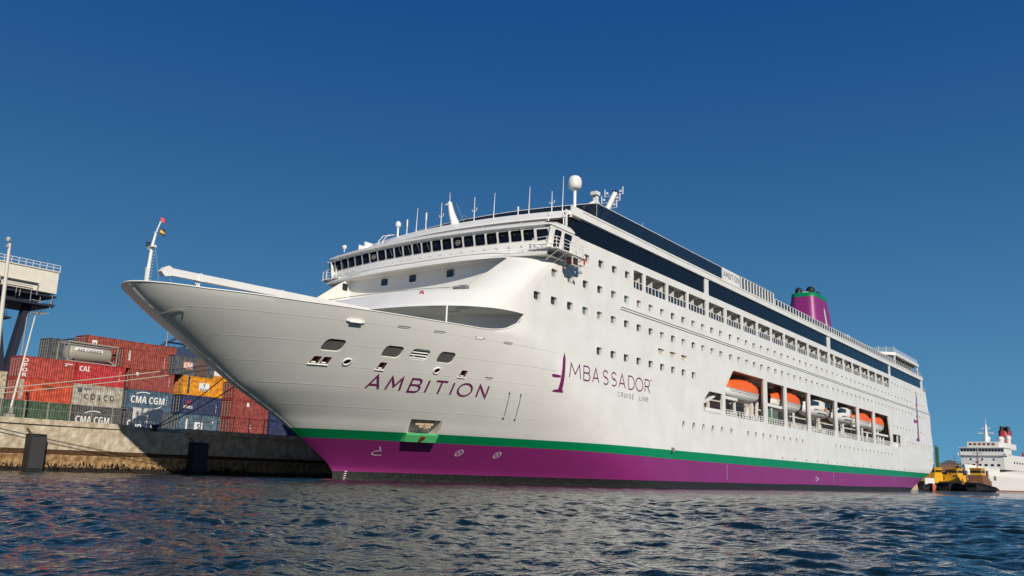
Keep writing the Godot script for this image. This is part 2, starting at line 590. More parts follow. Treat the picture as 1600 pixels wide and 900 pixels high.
func lattice() -> Array:
	var o := []
	for i in 16: o.append(32.25 + 2.88 * i)
	for i in 16: o.append(78.75 + 2.9 * i)
	for i in 15: o.append(125.55 + 2.9 * i)
	for i in 12: o.append(169.45 + 2.9 * i)
	return o

func pick_pane() -> String:
	var r := rng.randf()
	return "glass_cabin" if r < 0.55 else ("glass_curtain" if r < 0.85 else "glass_green")

func build_ship() -> Node3D:
	var ship := thing("cruise_ship", "large white cruise ship with purple and green waterline bands moored at the quay", "ship")
	var white: Material = mats["white"]
	var holes := []

	# ---- openings of the flat side
	var cabin := []      # [x, y, kind, pane]
	for x in lattice():
		if absf(x - 189.9) < 0.5: continue
		if x > 34.0: cabin.append([x, 20.08, "w", pick_pane()])
		cabin.append([x, 17.36, "w", pick_pane()])
		if x > 168.0:
			cabin.append([x, 22.76, "w", pick_pane()])
			cabin.append([x, 13.53, "w", pick_pane()])
	for x in [41.05, 43.95, 46.8, 49.68]: cabin.append([x, 22.84, "w", pick_pane()])
	for i in 9: cabin.append([43.78 + 2.875 * i, 13.65, "w", "glass_cabin"])
	for i in 3: cabin.append([57.9 + 3.1 * i, 15.47, "b", "recess"])
	for x in [63.75, 66.65, 69.52, 72.4, 75.3, 78.5]: cabin.append([x, 7.43, "o", "glass_green" if rng.randf() < 0.4 else "glass_cabin"])
	for i in 9: cabin.append([84.45 + 2.9 * i, 7.43, "o", "glass_cabin"])
	for i in 15: cabin.append([125.5 + 2.89 * i, 7.43, "o", "glass_cabin"])
	for i in 10: cabin.append([180.9 + 2.88 * i, 10.38, "t", "glass_cabin"])
	cabin.append([209.3, 10.75, "t", "glass_cabin"])
	for x in [203.85, 206.4, 208.9]: cabin.append([x, 7.36, "s", "glass_cabin"])
	var outline := {"w": rrect(0, 0, 1.1, 0.78, 0.17), "b": rrect(0, 0, 1.7, 0.62, 0.26), "o": oval(0, 0, 0.84, 1.0), "t": rrect(0, 0, 0.85, 1.4, 0.2), "s": rrect(0, 0, 1.1, 0.9, 0.15)}
	var wm := {}
	for k in outline: wm[k] = window_meshes(outline[k], 0.30 if k == "w" else 0.26)
	for c in cabin:
		var h := PackedVector2Array()
		for p in outline[c[2]]: h.append(p + Vector2(c[0], c[1]))
		holes.append(h)

	# balconies
	var bal := [[51.2, 53.5], [54.1, 59.35], [59.9, 65.05], [65.6, 70.85], [71.75, 76.95], [77.75, 83.0], [83.65, 88.8], [89.4, 94.6], [95.2, 100.4], [101.0, 106.25], [106.85, 112.05], [112.6, 117.8], [118.4, 123.5], [124.55, 126.95], [127.55, 132.8], [133.4, 138.6], [139.1, 144.35], [145.0, 150.3], [150.8, 156.0], [156.6, 161.9], [162.5, 167.6]]
	for b in bal: holes.append(rrect((b[0] + b[1]) / 2, 22.71, b[1] - b[0], 2.08, 0.22))

	# promenade bays with the boats
	var bays := [
		rounded([Vector2(79.6, 15.68), Vector2(91.2, 15.68), Vector2(91.2, 9.45), Vector2(76.7, 9.45), Vector2(76.7, 13.0)], 0.35),
		rounded([Vector2(92.45, 15.5), Vector2(100.0, 15.5), Vector2(100.0, 9.4), Vector2(92.45, 9.4)], 0.3),
		rounded([Vector2(100.95, 15.5), Vector2(111.4, 15.5), Vector2(111.4, 9.4), Vector2(100.95, 9.4)], 0.3),
		rounded([Vector2(112.5, 15.5), Vector2(126.45, 15.5), Vector2(126.45, 9.35), Vector2(112.5, 9.35)], 0.3),
		rounded([Vector2(127.7, 15.5), Vector2(140.6, 15.5), Vector2(140.6, 9.3), Vector2(127.7, 9.3)], 0.3),
		rounded([Vector2(141.95, 15.5), Vector2(152.5, 15.5), Vector2(152.5, 9.3), Vector2(141.95, 9.3)], 0.3),
		rounded([Vector2(153.8, 15.5), Vector2(164.6, 15.5), Vector2(166.3, 10.3), Vector2(166.6, 9.3), Vector2(153.8, 9.3)], 0.3)]
	var small_bays := [
		rounded([Vector2(71.5, 12.15), Vector2(75.75, 12.15), Vector2(75.75, 9.4), Vector2(71.2, 9.4), Vector2(69.75, 9.55), Vector2(69.7, 10.8)], 0.25),
		rounded([Vector2(168.0, 12.0), Vector2(175.2, 12.0), Vector2(175.2, 9.4), Vector2(168.0, 9.4)], 0.3)]
	holes.append_array(bays)
	holes.append_array(small_bays)

	# ---- openings of the bow
	var bow_holes := []
	var louvre := []
	for l in [[13.93, 10.63, 1.5, 0.88], [18.55, 10.59, 1.55, 0.88], [20.85, 10.6, 1.6, 0.84], [23.27, 10.6, 1.5, 0.9]]:
		var h := rrect(l[0], l[1], l[2], l[3], 0.3)
		louvre.append(h); bow_holes.append(h)
	var chocks := []
	for l in [[13.5, 9.5, 0.55, 0.52], [14.2, 9.5, 0.55, 0.52], [18.45, 9.46, 0.56, 0.54], [25.65, 9.47, 0.56, 0.56]]:
		var h := rrect(l[0], l[1], l[2], l[3], 0.06)
		chocks.append(h); bow_holes.append(h)
	var rings := []
	for l in [[15.7, 9.54], [23.12, 9.52]]:
		var h := oval(l[0], l[1], 0.42, 0.36)
		rings.append([l, h]); bow_holes.append(h)
	var slots := []
	for l in [[18.27, 12.46], [21.5, 12.47], [25.57, 12.45], [28.83, 12.43], [28.35, 9.3]]:
		var h := rrect(l[0], l[1], 1.15 if l[1] > 10 else 0.9, 0.23, 0.11)
		slots.append(h); bow_holes.append(h)
	var pocket := rounded([Vector2(24.1, 5.52), Vector2(26.75, 5.52), Vector2(27.15, 4.36), Vector2(24.72, 4.36)], 0.05)
	bow_holes.append(pocket)
	holes.append_array(bow_holes)

	# everything above the bulwark and forward of the superstructure is open
	var sky_cut := PackedVector2Array()
	for i in range(SHEER_X.size() - 1, 0, -1):
		for k in 4:
			var x := lerpf(SHEER_X[i], SHEER_X[i - 1], k / 4.0)
			sky_cut.append(Vector2(x, sheer(x)))
	sky_cut.append(Vector2(0, 13.93)); sky_cut.append(Vector2(-6, 13.95)); sky_cut.append(Vector2(-6, 25.0)); sky_cut.append(Vector2(37.8, 25.0))
	for i in range(SIDE_Y.size() - 1, 0, -1): sky_cut.append(Vector2(SIDE_X[i], SIDE_Y[i]))
	var port_holes := holes.duplicate()
	port_holes.append(sky_cut)

	# ---- the skin of the hull
	var levels := [[-1.3, -0.4, 0.0, 0.45, 0.86], [0.86, 1.4, 2.0, 2.6, 3.1, -1.0], [-1.0, 3.85, 4.36], [4.36, 5.0, 5.6, 6.3, 7.0, 7.7, 8.4, 9.1, 9.8, 10.5, 11.2, 11.9, 12.6, 13.1, 13.6, 14.0, 14.5, 15.0, 15.5]]
	var names := ["boot_topping", "purple_band", "green_band", "hull"]
	var stuffs := ["boot", "purple", "green", "white"]
	for band in 4:
		var mb := MB.new()
		for s in 2:
			var f: Callable = port if s == 0 else starboard
			var hs: Array = port_holes if s == 0 else [sky_cut]
			var side := 1.0 if s == 0 else -1.0
			var bow := []
			var body := []
			for lv in levels[band]:
				var r := PackedVector2Array()
				var n := 46 if s == 0 else 30
				for k in n + 1:
					var u := pow(float(k) / n, 1.9)
					var y: float = lv if lv != -1.0 else 3.6
					var x := lerpf(stem(y), 46.0, u)
					if lv == -1.0: y = green_foot(x); x = lerpf(stem(y), 46.0, u)
					r.append(Vector2(x, y))
				bow.append(r)
				r = PackedVector2Array()
				var step := 1.45 if s == 0 else 12.0
				var nn := int(142.0 / step)
				for k in nn + 1:
					var x := lerpf(46.0, 184.0, float(k) / nn)
					r.append(Vector2(x, lv if lv != -1.0 else green_foot(x)))
				var yy: float = lv if lv != -1.0 else 3.14
				for k in range(1, 15):
					r.append(Vector2(lerpf(184.0, ship_end(yy), sin(PI / 2 * k / 14.0)), yy))
				body.append(r)
			patch(mb, bow, hs, f, side)
			patch(mb, body, hs, f, side)
			# transom
			if s == 0:
				for i in levels[band].size() - 1:
					var y0: float = levels[band][i] if levels[band][i] != -1.0 else 3.14
					var y1: float = levels[band][i + 1] if levels[band][i + 1] != -1.0 else 3.14
					transom(mb, y0, y1)
		if band == 3:
			for s in 2:
				var f: Callable = port if s == 0 else starboard
				var up := []
				for k in 13:
					var y := lerpf(15.5, 24.2, k / 12.0)
					var r := PackedVector2Array()
					var nn := 108 if s == 0 else 20
					for j in nn + 1: r.append(Vector2(lerpf(29.0, 184.0, float(j) / nn), y))
					for j in range(1, 15): r.append(Vector2(lerpf(184.0, ship_end(y), sin(PI / 2 * j / 14.0)), y))
					up.append(r)
				patch(mb, up, port_holes if s == 0 else [sky_cut], f, 1.0 if s == 0 else -1.0)
			for k in 6: transom(mb, lerpf(15.5, 24.2, k / 6.0), lerpf(15.5, 24.2, (k + 1) / 6.0))
		part(ship, names[band], mb, mats[stuffs[band]])

	# ---- raised upper strip with the long dark windows
	var bands := [[37.3, 70.6], [71.75, 123.3], [125.0, 167.6], [168.9, 199.6]]
	var bh := []
	for b in bands: bh.append(rrect((b[0] + b[1]) / 2, 25.6, b[1] - b[0], 2.0, 0.25))
	var strip := MB.new()
	patch(strip, grid(36.9, 201.5, 1.9, 24.2, 27.0, 0.7), bh, flat_side, 1.0)
	strip.quad(Vector3(201.5, 24.2, 14.4), Vector3(201.5, 24.2, -14.4), Vector3(201.5, 27.0, -14.4), Vector3(201.5, 27.0, 14.4))
	strip.quad(Vector3(201.5, 24.2, -14.4), Vector3(36.9, 24.2, -14.4), Vector3(36.9, 27.0, -14.4), Vector3(201.5, 27.0, -14.4))
	for h in bh: reveal(strip, h, flat_side, Vector3(0, 0, -1), 0.16)
	part(ship, "upper_side", strip, white)
	var pane_meshes := {}
	for b in bands:
		var n := int(round((b[1] - b[0]) / 2.85))
		var w: float = (b[1] - b[0]) / n
		var key := "%.3f" % w
		if not pane_meshes.has(key):
			var pm := MB.new()
			pm.box(Vector3(0, 0, 0), Vector3(w - 0.05, 2.1, 0.03))
			pane_meshes[key] = pm.mesh()
		for i in n:
			var o := part(ship, "window_pane", pane_meshes[key], mats["glass_dark"], Vector3(b[0] + w * (i + 0.5), 25.6, HALF - 0.14))
			o.rotation = Vector3(rng.randf_range(-0.014, 0.014), rng.randf_range(-0.012, 0.012), 0)
	var backing := MB.new()  # black sheet behind the panes, its colour standing in for shade in the gaps
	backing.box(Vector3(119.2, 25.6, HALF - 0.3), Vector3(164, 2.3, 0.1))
	part(ship, "dark_backing", backing, mats["black"])

	# ---- windows
	for c in cabin:
		place_window(ship, wm[c[2]], Vector3(c[0], c[1], breadth(c[0], c[1])), c[3])

	build_balconies(ship, bal)
	build_promenade(ship, bays, small_bays)
	build_bow(ship, louvre, chocks, rings, slots, pocket)
	build_front(ship)
	build_bridge(ship)
	build_top(ship)
	build_marks(ship)
	return ship

func transom(mb: MB, y0: float, y1: float) -> void:
	var za := breadth(ship_end(y0), y0)
	var zb := breadth(ship_end(y1), y1)
	for k in 8:
		var t0 := -1.0 + k / 4.0
		var t1 := -1.0 + (k + 1) / 4.0
		mb.quad(Vector3(ship_end(y0) + 1.0 * (1 - t1 * t1), y0, za * t1), Vector3(ship_end(y0) + 1.0 * (1 - t0 * t0), y0, za * t0),
			Vector3(ship_end(y1) + 1.0 * (1 - t0 * t0), y1, zb * t0), Vector3(ship_end(y1) + 1.0 * (1 - t1 * t1), y1, zb * t1))

func build_balconies(ship: Node3D, bal: Array) -> void:
	var post := MB.new()
	post.box(Vector3.ZERO, Vector3(0.09, 0.86, 0.06))
	var post_mesh := post.mesh()
	for b in bal:
		var x0: float = b[0]
		var x1: float = b[1]
		var h := rrect((x0 + x1) / 2, 22.71, x1 - x0, 2.08, 0.22)
		var lining := MB.new()
		reveal(lining, h, flat_side, Vector3(0, 0, -1), 0.2)
		var bal_node := part(ship, "balcony", lining, mats["white"])
		var room := MB.new()
		var a := x0 - 0.25
		var c := x1 + 0.25
		room.quad(Vector3(a, 21.5, 12.2), Vector3(c, 21.5, 12.2), Vector3(c, 23.95, 12.2), Vector3(a, 23.95, 12.2))
		room.quad(Vector3(a, 23.9, 14.3), Vector3(a, 23.9, 12.2), Vector3(c, 23.9, 12.2), Vector3(c, 23.9, 14.3))
		room.quad(Vector3(a, 21.55, 12.2), Vector3(a, 21.55, 14.3), Vector3(c, 21.55, 14.3), Vector3(c, 21.55, 12.2))
		room.quad(Vector3(a, 21.5, 14.3), Vector3(a, 21.5, 12.2), Vector3(a, 23.95, 12.2), Vector3(a, 23.95, 14.3))
		room.quad(Vector3(c, 21.5, 12.2), Vector3(c, 21.5, 14.3), Vector3(c, 23.95, 14.3), Vector3(c, 23.95, 12.2))
		part(bal_node, "back_wall", room, mat("balcony_paint", 0.70, 0.665, 0.60, 0.6))
		if x1 - x0 > 4.0:
			var dv := MB.new()
			dv.box(Vector3((x0 + x1) / 2, 22.7, 13.05), Vector3(0.06, 2.35, 1.65))
			part(bal_node, "divider", dv, mats["white_steel"])
			var dv2 := MB.new()
			dv2.box(Vector3(x1 + 0.06, 22.7, 13.05), Vector3(0.06, 2.35, 1.65))
			part(bal_node, "divider", dv2, mats["white_steel"])
		for k in (2 if x1 - x0 > 4.0 else 1):
			var cx := x0 + (x1 - x0) * ((0.27 + 0.5 * k) if x1 - x0 > 4.0 else 0.5)
			var door := MB.new()
			door.box(Vector3(cx, 22.5, 12.24), Vector3(1.15, 1.9, 0.04))
			part(bal_node, "glass_door", door, mats["glass_curtain"])
		var gl := MB.new()
		gl.box(Vector3((x0 + x1) / 2, 22.08, 14.22), Vector3(x1 - x0 + 0.1, 0.82, 0.02))
		part(bal_node, "glass_panel", gl, mats["glass_screen"])
		var rail := MB.new()
		rail.box(Vector3((x0 + x1) / 2, 22.53, 14.25), Vector3(x1 - x0 + 0.1, 0.07, 0.09))
		part(bal_node, "handrail", rail, mats["white_steel"])
		var n := 6 if x1 - x0 > 4.0 else 3
		for k in range(1, n):
			part(bal_node, "rail_post", post_mesh, mats["white_steel"], Vector3(lerpf(x0, x1, float(k) / n), 22.1, 14.27))

func build_promenade(ship: Node3D, bays: Array, small_bays: Array) -> void:
	var lining := MB.new()
	for h in bays + small_bays: reveal(lining, h, flat_side, Vector3(0, 0, -1), 0.22)
	part(ship, "bay_lining", lining, mats["white"])
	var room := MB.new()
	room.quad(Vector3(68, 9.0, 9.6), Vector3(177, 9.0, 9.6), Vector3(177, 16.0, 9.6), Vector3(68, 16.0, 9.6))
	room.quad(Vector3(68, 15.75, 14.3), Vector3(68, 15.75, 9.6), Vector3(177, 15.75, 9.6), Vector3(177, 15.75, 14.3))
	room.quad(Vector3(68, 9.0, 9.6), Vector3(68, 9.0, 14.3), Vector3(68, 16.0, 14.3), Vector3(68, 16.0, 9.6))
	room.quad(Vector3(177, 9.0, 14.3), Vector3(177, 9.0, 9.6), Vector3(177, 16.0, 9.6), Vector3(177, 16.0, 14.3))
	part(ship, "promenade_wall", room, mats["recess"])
	var fl := MB.new()
	fl.span(Vector3(68, 9.1, 9.6), Vector3(177, 9.25, 14.35))
	part(ship, "promenade_deck", fl, mats["deck"])
	# beams and posts behind the shell
	for x in [91.8, 100.5, 112.0, 127.1, 141.3, 153.1]:
		var p := MB.new()
		p.box(Vector3(x, 12.4, 13.9), Vector3(0.3, 6.7, 0.3))
		part(ship, "davit_post", p, mats["white_steel"])
	for b in [[77.2, 82.2, 11.95], [92.4, 100.2, 12.25], [140.0, 142.5, 12.0], [155.5, 166.0, 11.4]]:
		var p := MB.new()
		p.box(Vector3((b[0] + b[1]) / 2, b[2], 13.7), Vector3(b[1] - b[0], 0.38, 0.4))
		part(ship, "platform_beam", p, mats["white_steel"])
	for x in [82.0, 77.5, 88.5, 96.3, 106.5, 119.5, 134.0, 147.0, 159.0]:
		var p := MB.new()
		p.box(Vector3(x, 10.6, 13.5), Vector3(0.28, 2.8, 0.28))
		part(ship, "stanchion", p, mats["white_steel"])
	# sloping davit arms with their winches over the boats
	for x in [81.0, 89.5, 99.5, 108.5, 114.5, 124.0, 131.5, 140.2, 145.0, 152.0, 156.5, 163.5]:
		var p := MB.new()
		p.bar(Vector3(x, 15.62, 10.2), Vector3(x, 15.5, 12.9), 0.22, 0.2)
		p.bar(Vector3(x, 15.2, 10.3), Vector3(x, 9.3, 10.0), 0.3, 0.4)
		p.tube([Vector3(x - 0.5, 15.4, 12.4), Vector3(x + 0.5, 15.4, 12.4)], 0.14, 8)
		p.bar(Vector3(x, 12.0, 10.1), Vector3(x, 11.4, 13.4), 0.18, 0.2)
		part(ship, "davit_arm", p, mats["white_steel"])
	# railing along the deck edge
	var x := 77.0
	var post := MB.new()
	post.box(Vector3(0, 0.52, 0), Vector3(0.09, 1.04, 0.09))
	var pm := post.mesh()
	while x < 175.0:
		part(ship, "rail_post", pm, mats["white_steel"], Vector3(x, 9.25, 14.15))
		x += 1.05
	for y in [9.65, 10.0, 10.3]:
		var r := MB.new()
		r.box(Vector3(126, y, 14.15), Vector3(98, 0.06, 0.06))
		part(ship, "railing", r, mats["white_steel"])
	# canisters, lockers and gear on the deck
	rng.seed = 77
	x = 78.2
	while x < 175.0:
		var k := rng.randi() % 4
		var g := MB.new()
		if k == 0:
			g.tube([Vector3(x - 0.65, 9.75, 13.2), Vector3(x - 0.6, 9.75, 13.2), Vector3(x + 0.6, 9.75, 13.2), Vector3(x + 0.65, 9.75, 13.2)], [0.2, 0.42, 0.42, 0.2], 12)
			g.box(Vector3(x, 9.3, 13.2), Vector3(1.0, 0.25, 0.6))
			part(ship, "liferaft_canister", g, mats["white_steel"])
		elif k == 1:
			g.box(Vector3(x, 9.8, 12.4), Vector3(1.3, 1.1, 0.8))
			g.box(Vector3(x, 10.4, 12.4), Vector3(1.4, 0.1, 0.9))
			part(ship, "deck_locker", g, mats["cream"])
		elif k == 2:
			g.bar(Vector3(x - 0.9, 9.3, 13.6), Vector3(x + 0.9, 11.2, 13.3), 0.22, 0.2)
			g.bar(Vector3(x + 0.9, 11.2, 13.3), Vector3(x + 0.9, 9.3, 13.3), 0.22, 0.2)
			g.box(Vector3(x + 0.2, 9.7, 13.3), Vector3(0.6, 0.9, 0.6))
			part(ship, "davit_foot", g, mats["white_steel"])
		else:
			g.lathe([Vector2(0.0, 0), Vector2(0.4, 0), Vector2(0.4, 0.1), Vector2(0.22, 0.2), Vector2(0.22, 0.75), Vector2(0.4, 0.85), Vector2(0.4, 0.95), Vector2(0, 0.95)], Transform3D(Basis.IDENTITY, Vector3(x, 9.25, 13.0)), 12)
			part(ship, "winch_drum", g, mats["steel"])
		x += rng.randf_range(1.7, 3.2)
	var tank := MB.new()
	tank.span(Vector3(94.6, 9.3, 12.6), Vector3(98.9, 11.7, 13.6))
	for k in 9: tank.box(Vector3(94.9 + 0.48 * k, 10.5, 13.62), Vector3(0.08, 2.2, 0.06))
	part(ship, "machinery_screen", tank, mats["deck_green"])
	# gear in the two small bays
	var gf := MB.new()
	gf.bar(Vector3(70.3, 10.6, 13.9), Vector3(75.2, 12.0, 13.6), 0.3, 0.35)
	part(ship, "davit_boom", gf, mats["white_steel"])
	for k in 4:
		var c := MB.new()
		var cx := 71.6 + 1.15 * k
		c.tube([Vector3(cx - 0.5, 9.75, 13.9), Vector3(cx - 0.42, 9.75, 13.9), Vector3(cx + 0.42, 9.75, 13.9), Vector3(cx + 0.5, 9.75, 13.9)], [0.2, 0.4, 0.4, 0.2], 12)
		part(ship, "liferaft_canister", c, mats["white_steel"])
	for k in 3:
		var c := MB.new()
		c.lathe([Vector2(0, 0), Vector2(0.55, 0), Vector2(0.6, 0.5), Vector2(0.35, 1.1), Vector2(0, 1.2)], Transform3D(Basis.IDENTITY, Vector3(169.4 + 1.5 * k, 9.25, 13.7)), 12)
		part(ship, "liferaft_canister", c, mats["white_steel"])
	var pil := MB.new()
	pil.box(Vector3(173.2, 10.7, 14.1), Vector3(0.3, 2.8, 0.3))
	part(ship, "stanchion", pil, mats["white_steel"])

func surface_normal(f: Callable, p: Vector2) -> Vector3:
	return (f.call(p + Vector2(0.05, 0)) - f.call(p - Vector2(0.05, 0))).cross(f.call(p + Vector2(0, 0.05)) - f.call(p - Vector2(0, 0.05))).normalized()

func middle(h: PackedVector2Array) -> Vector2:
	var c := Vector2.ZERO
	for p in h: c += p
	return c / h.size()

func build_bow(ship: Node3D, louvre: Array, chocks: Array, rings: Array, slots: Array, pocket: PackedVector2Array) -> void:
	var n := 0
	for h in louvre:
		var c := middle(h)
		var d := -surface_normal(port, c)
		var m := MB.new()
		reveal(m, h, port, d, 0.2)
		var o := part(ship, "mooring_port", m, mats["white"])
		for k in (11 if n != 2 else 4):
			var y := c.y - 0.38 + (0.075 * k if n != 2 else 0.21 * k + 0.06)
			var s := MB.new()
			var half := 0.72
			if absf(y - c.y) > 0.25: half -= (absf(y - c.y) - 0.25) * 0.9
			var q0 := port(Vector2(c.x - half, y)) + d * 0.12
			var q1 := port(Vector2(c.x + half, y)) + d * 0.12
			s.bar(q0, q1, 0.03 if n != 2 else 0.05, 0.045 if n != 2 else 0.09)
			part(o, "slat", s, mats["grey_mesh"] if n != 2 else mats["white_steel"])
		if n != 2:
			for k in 14:
				var x := c.x - 0.65 + 0.1 * k
				var s := MB.new()
				s.bar(port(Vector2(x, c.y - 0.36)) + d * 0.16, port(Vector2(x, c.y + 0.36)) + d * 0.16, 0.03, 0.03)
				part(o, "mesh_wire", s, mats["grey_mesh"])
		n += 1
	for h in chocks:
		var c := middle(h)
		var d := -surface_normal(port, c)
		var m := MB.new()
		reveal(m, h, port, d, 0.5)
		plate(m, h, port, d, 0.5)
		var o := part(ship, "roller_fairlead", m, mats["rust"])
		for s in [-1, 1]:
			var r := MB.new()
			r.tube([port(c + Vector2(s * 0.19, -0.24)) + d * 0.12, port(c + Vector2(s * 0.19, 0.24)) + d * 0.12], 0.08, 10)
			part(o, "roller", r, mats["maroon"])
		var sill := MB.new()
		sill.bar(port(c + Vector2(-0.36, -0.31)) - d * 0.03, port(c + Vector2(0.36, -0.31)) - d * 0.03, 0.09, 0.07)
		sill.bar(port(c + Vector2(-0.15, -0.22)) + d * 0.08, port(c + Vector2(0.15, -0.22)) + d * 0.08, 0.16, 0.1)
		part(o, "sill", sill, mats["white_steel"])
	for r in rings:
		var c := Vector2(r[0][0], r[0][1])
		var d := -surface_normal(port, c)
		var m := MB.new()
		reveal(m, r[1], port, d, 0.4)
		plate(m, r[1], port, d, 0.4)
		var o := part(ship, "mooring_pipe", m, mats["maroon"])
		var t := MB.new()
		var ring := []
		for k in 21:
			var a := TAU * k / 20
			ring.append(port(c + Vector2(0.27 * cos(a), 0.23 * sin(a))) - d * 0.02)
		t.tube(ring, 0.07, 8, false)
		part(o, "lip", t, mats["white_steel"])
	for h in slots:
		var c := middle(h)
		var d := -surface_normal(port, c)
		var m := MB.new()
		reveal(m, h, port, d, 0.3)
		var o := part(ship, "freeing_port", m, mats["white"])
		var s := MB.new()
		s.bar(port(c + Vector2(-0.5, -0.02)) + d * 0.05, port(c + Vector2(0.5, -0.02)) + d * 0.05, 0.03, 0.05)
		part(o, "slat", s, mats["white_steel"])
	# the white box lamp standing proud of the bow
	var d0 := surface_normal(port, Vector2(14.25, 12.5))
	var p0 := port(Vector2(14.25, 12.5))
	var bx := MB.new()
	bx.bar(port(Vector2(13.8, 12.5)) + d0 * 0.1, port(Vector2(14.75, 12.5)) + d0 * 0.1, 0.3, 0.24)
	bx.bar(port(Vector2(13.6, 12.5)) + d0 * 0.05, port(Vector2(14.95, 12.5)) + d0 * 0.05, 0.16, 0.12)
	part(ship, "fairlead_box", bx, mats["white_steel"])
	# vertical guide rods
	for a in [[31.2, 8.4, 32.15, 6.2], [32.5, 8.35, 33.4, 6.15]]:
		var m := MB.new()
		var pts := []
		for k in 5:
			var q := Vector2(lerpf(a[0], a[2], k / 4.0), lerpf(a[1], a[3], k / 4.0))
			pts.append(port(q) + surface_normal(port, q) * 0.07)
		m.tube(pts, 0.035, 6)
		m.box(pts[0], Vector3(0.14, 0.2, 0.14))
		m.box(pts[4], Vector3(0.16, 0.1, 0.14))
		part(ship, "guide_rod", m, mats["steel"])
	# anchor pocket with its shelf and the anchor
	var c := middle(pocket)
	var d := Vector3(0.25, 0.1, -0.97).normalized()
	var m := MB.new()
	reveal(m, pocket, port, d, 1.1)
	plate(m, pocket, port, d, 1.1)
	var o := part(ship, "anchor_pocket", m, mats["cream"])
	var outw := Vector3(-0.25, -0.05, 0.97).normalized()
	var sh := MB.new()
	var e0 := port(Vector2(24.62, 4.36))
	var e1 := port(Vector2(27.15, 4.4))
	var g0 := port(Vector2(24.75, 3.62))
	var g1 := port(Vector2(27.35, 3.62))
	var o0 := e0 + outw * 0.28 + Vector3(-0.1, -0.18, 0)
	var o1 := e1 + outw * 0.28 + Vector3(0.12, -0.18, 0)
	var q0 := g0 + outw * 0.75
	var q1 := g1 + outw * 0.75
	sh.quad(e0, e1, o1, o0); sh.quad(o0, o1, q1, q0); sh.quad(q0, q1, g1, g0); sh.quad(e0, o0, q0, g0); sh.quad(o1, e1, g1, q1)
	part(o, "shelf", sh, mat("green_shelf", 0.08, 0.42, 0.16, 0.5), Vector3.ZERO, "bright green shelf stained with rust below the anchor")
	var an := MB.new()
	var ac := port(c + Vector2(0.0, 0.22)) + d * 0.35
	var ax := (e1 - e0).normalized()
	an.bar(ac - ax * 0.85, ac + ax * 0.85, 0.3, 0.26)
	for s in [-1, 1]:
		an.bar(ac + ax * 0.75 * s, ac + ax * 0.95 * s + Vector3(0, 0.32, 0), 0.2, 0.2)
		an.bar(ac + ax * 0.55 * s + Vector3(0, -0.25, 0.1), ac + ax * 0.25 * s + Vector3(0, -0.25, 0.1), 0.2, 0.2)
	an.bar(ac + Vector3(0, 0.2, 0), ac + Vector3(0, -0.5, 0.25), 0.22, 0.3)
	part(o, "anchor", an, textured(mat("anchor", 0.55, 0.42, 0.33, 0.7), tex["worn"], 1.5))
	var ru := MB.new()
	ru.bar(o0.lerp(o1, 0.5) + Vector3(0, -0.12, 0.08), q0.lerp(q1, 0.5) + Vector3(0, 0.1, 0.05), 0.5, 0.12)
	part(o, "rust_patch", ru, mats["rust"])
	# yellow rust runs beside and below the pocket
	rng.seed = 31
	for k in 9:
		var st := MB.new()
		var x := 26.85 + 0.05 * k if k < 6 else 24.9 + 0.7 * (k - 6)
		var y := 5.45 - 0.12 * k if k < 6 else 3.58
		var ln := rng.randf_range(0.35, 0.95) if k < 6 else rng.randf_range(0.2, 0.5)
		decal(st, PackedVector2Array([Vector2(x, y), Vector2(x + 0.05, y), Vector2(x + 0.09, y - ln * 0.6), Vector2(x + 0.12, y - ln)]), port, 0.006 + 0.001 * k)
		part(o, "rust_run", st, mat("rust_stain", 0.42, 0.27, 0.11, 0.8))
	# weld seams: plates overlap by a finger's width
	for y in [12.47, 10.79, 9.19, 7.72, 6.2, 1.95]:
		var sm := MB.new()
		var x0 := stem(y) + 0.6
		var x1 := 36.0 if y > 4 else 46.0
		var pts := []
		for k in 40:
			var q := Vector2(lerpf(x0, x1, k / 39.0), y)
			pts.append(q)
		for k in 39:
			var quadp := []
			for qq in [[pts[k], -0.016], [pts[k + 1], -0.016], [pts[k + 1], 0.016], [pts[k], 0.016]]:
				var p2: Vector2 = qq[0] + Vector2(0, qq[1])
				var skip := false
				for hh in louvre + chocks:
					if Geometry2D.is_point_in_polygon(p2, hh): skip = true
				if skip:
					quadp = []
					break
				var nn := surface_normal(port, p2)
				quadp.append([port(p2) + nn * (0.014 if qq[1] < 0 else 0.004), (nn + Vector3(0, 0.16, 0)).normalized()])
			if quadp.size() != 4:
				if sm.v.size() > 0:
					part(ship, "plate_seam", sm, mats["white"] if y > 4 else mats["purple"])
					sm = MB.new()
			else:
				sm.quadn(quadp[0][0], quadp[1][0], quadp[2][0], quadp[3][0], quadp[0][1], quadp[1][1], quadp[2][1], quadp[3][1])
		part(ship, "plate_seam", sm, mats["white"] if y > 4 else mats["purple"])
	# bulwark rail round the bow
	for s in [1, -1]:
		var rail := MB.new()
		var pts := []
		for k in 60:
			var x := 0.43 + 29.67 * pow(k / 59.0, 1.7)
			var y := sheer(x)
			pts.append(Vector3(x, y + 0.02, s * breadth(x, y)))
		rail.tube(pts, 0.05, 8, false)
		part(ship, "bulwark_rail", rail, mats["white_steel"])
	# forecastle deck
	var dk := MB.new()
	for k in 30:
		var xa := 2.6 + 27.4 * k / 30.0
		var xb := 2.6 + 27.4 * (k + 1) / 30.0
		var za := breadth(xa, 12.3) - 0.02
		var zb := breadth(xb, 12.3) - 0.02
		dk.quad(Vector3(xa, 12.3, za), Vector3(xb, 12.3, zb), Vector3(xb, 12.3, -zb), Vector3(xa, 12.3, -za))
	part(ship, "forecastle_deck", dk, mat("forecastle_paint", 0.33, 0.34, 0.30, 0.7))
	# mooring deck under the superstructure
	var room := MB.new()
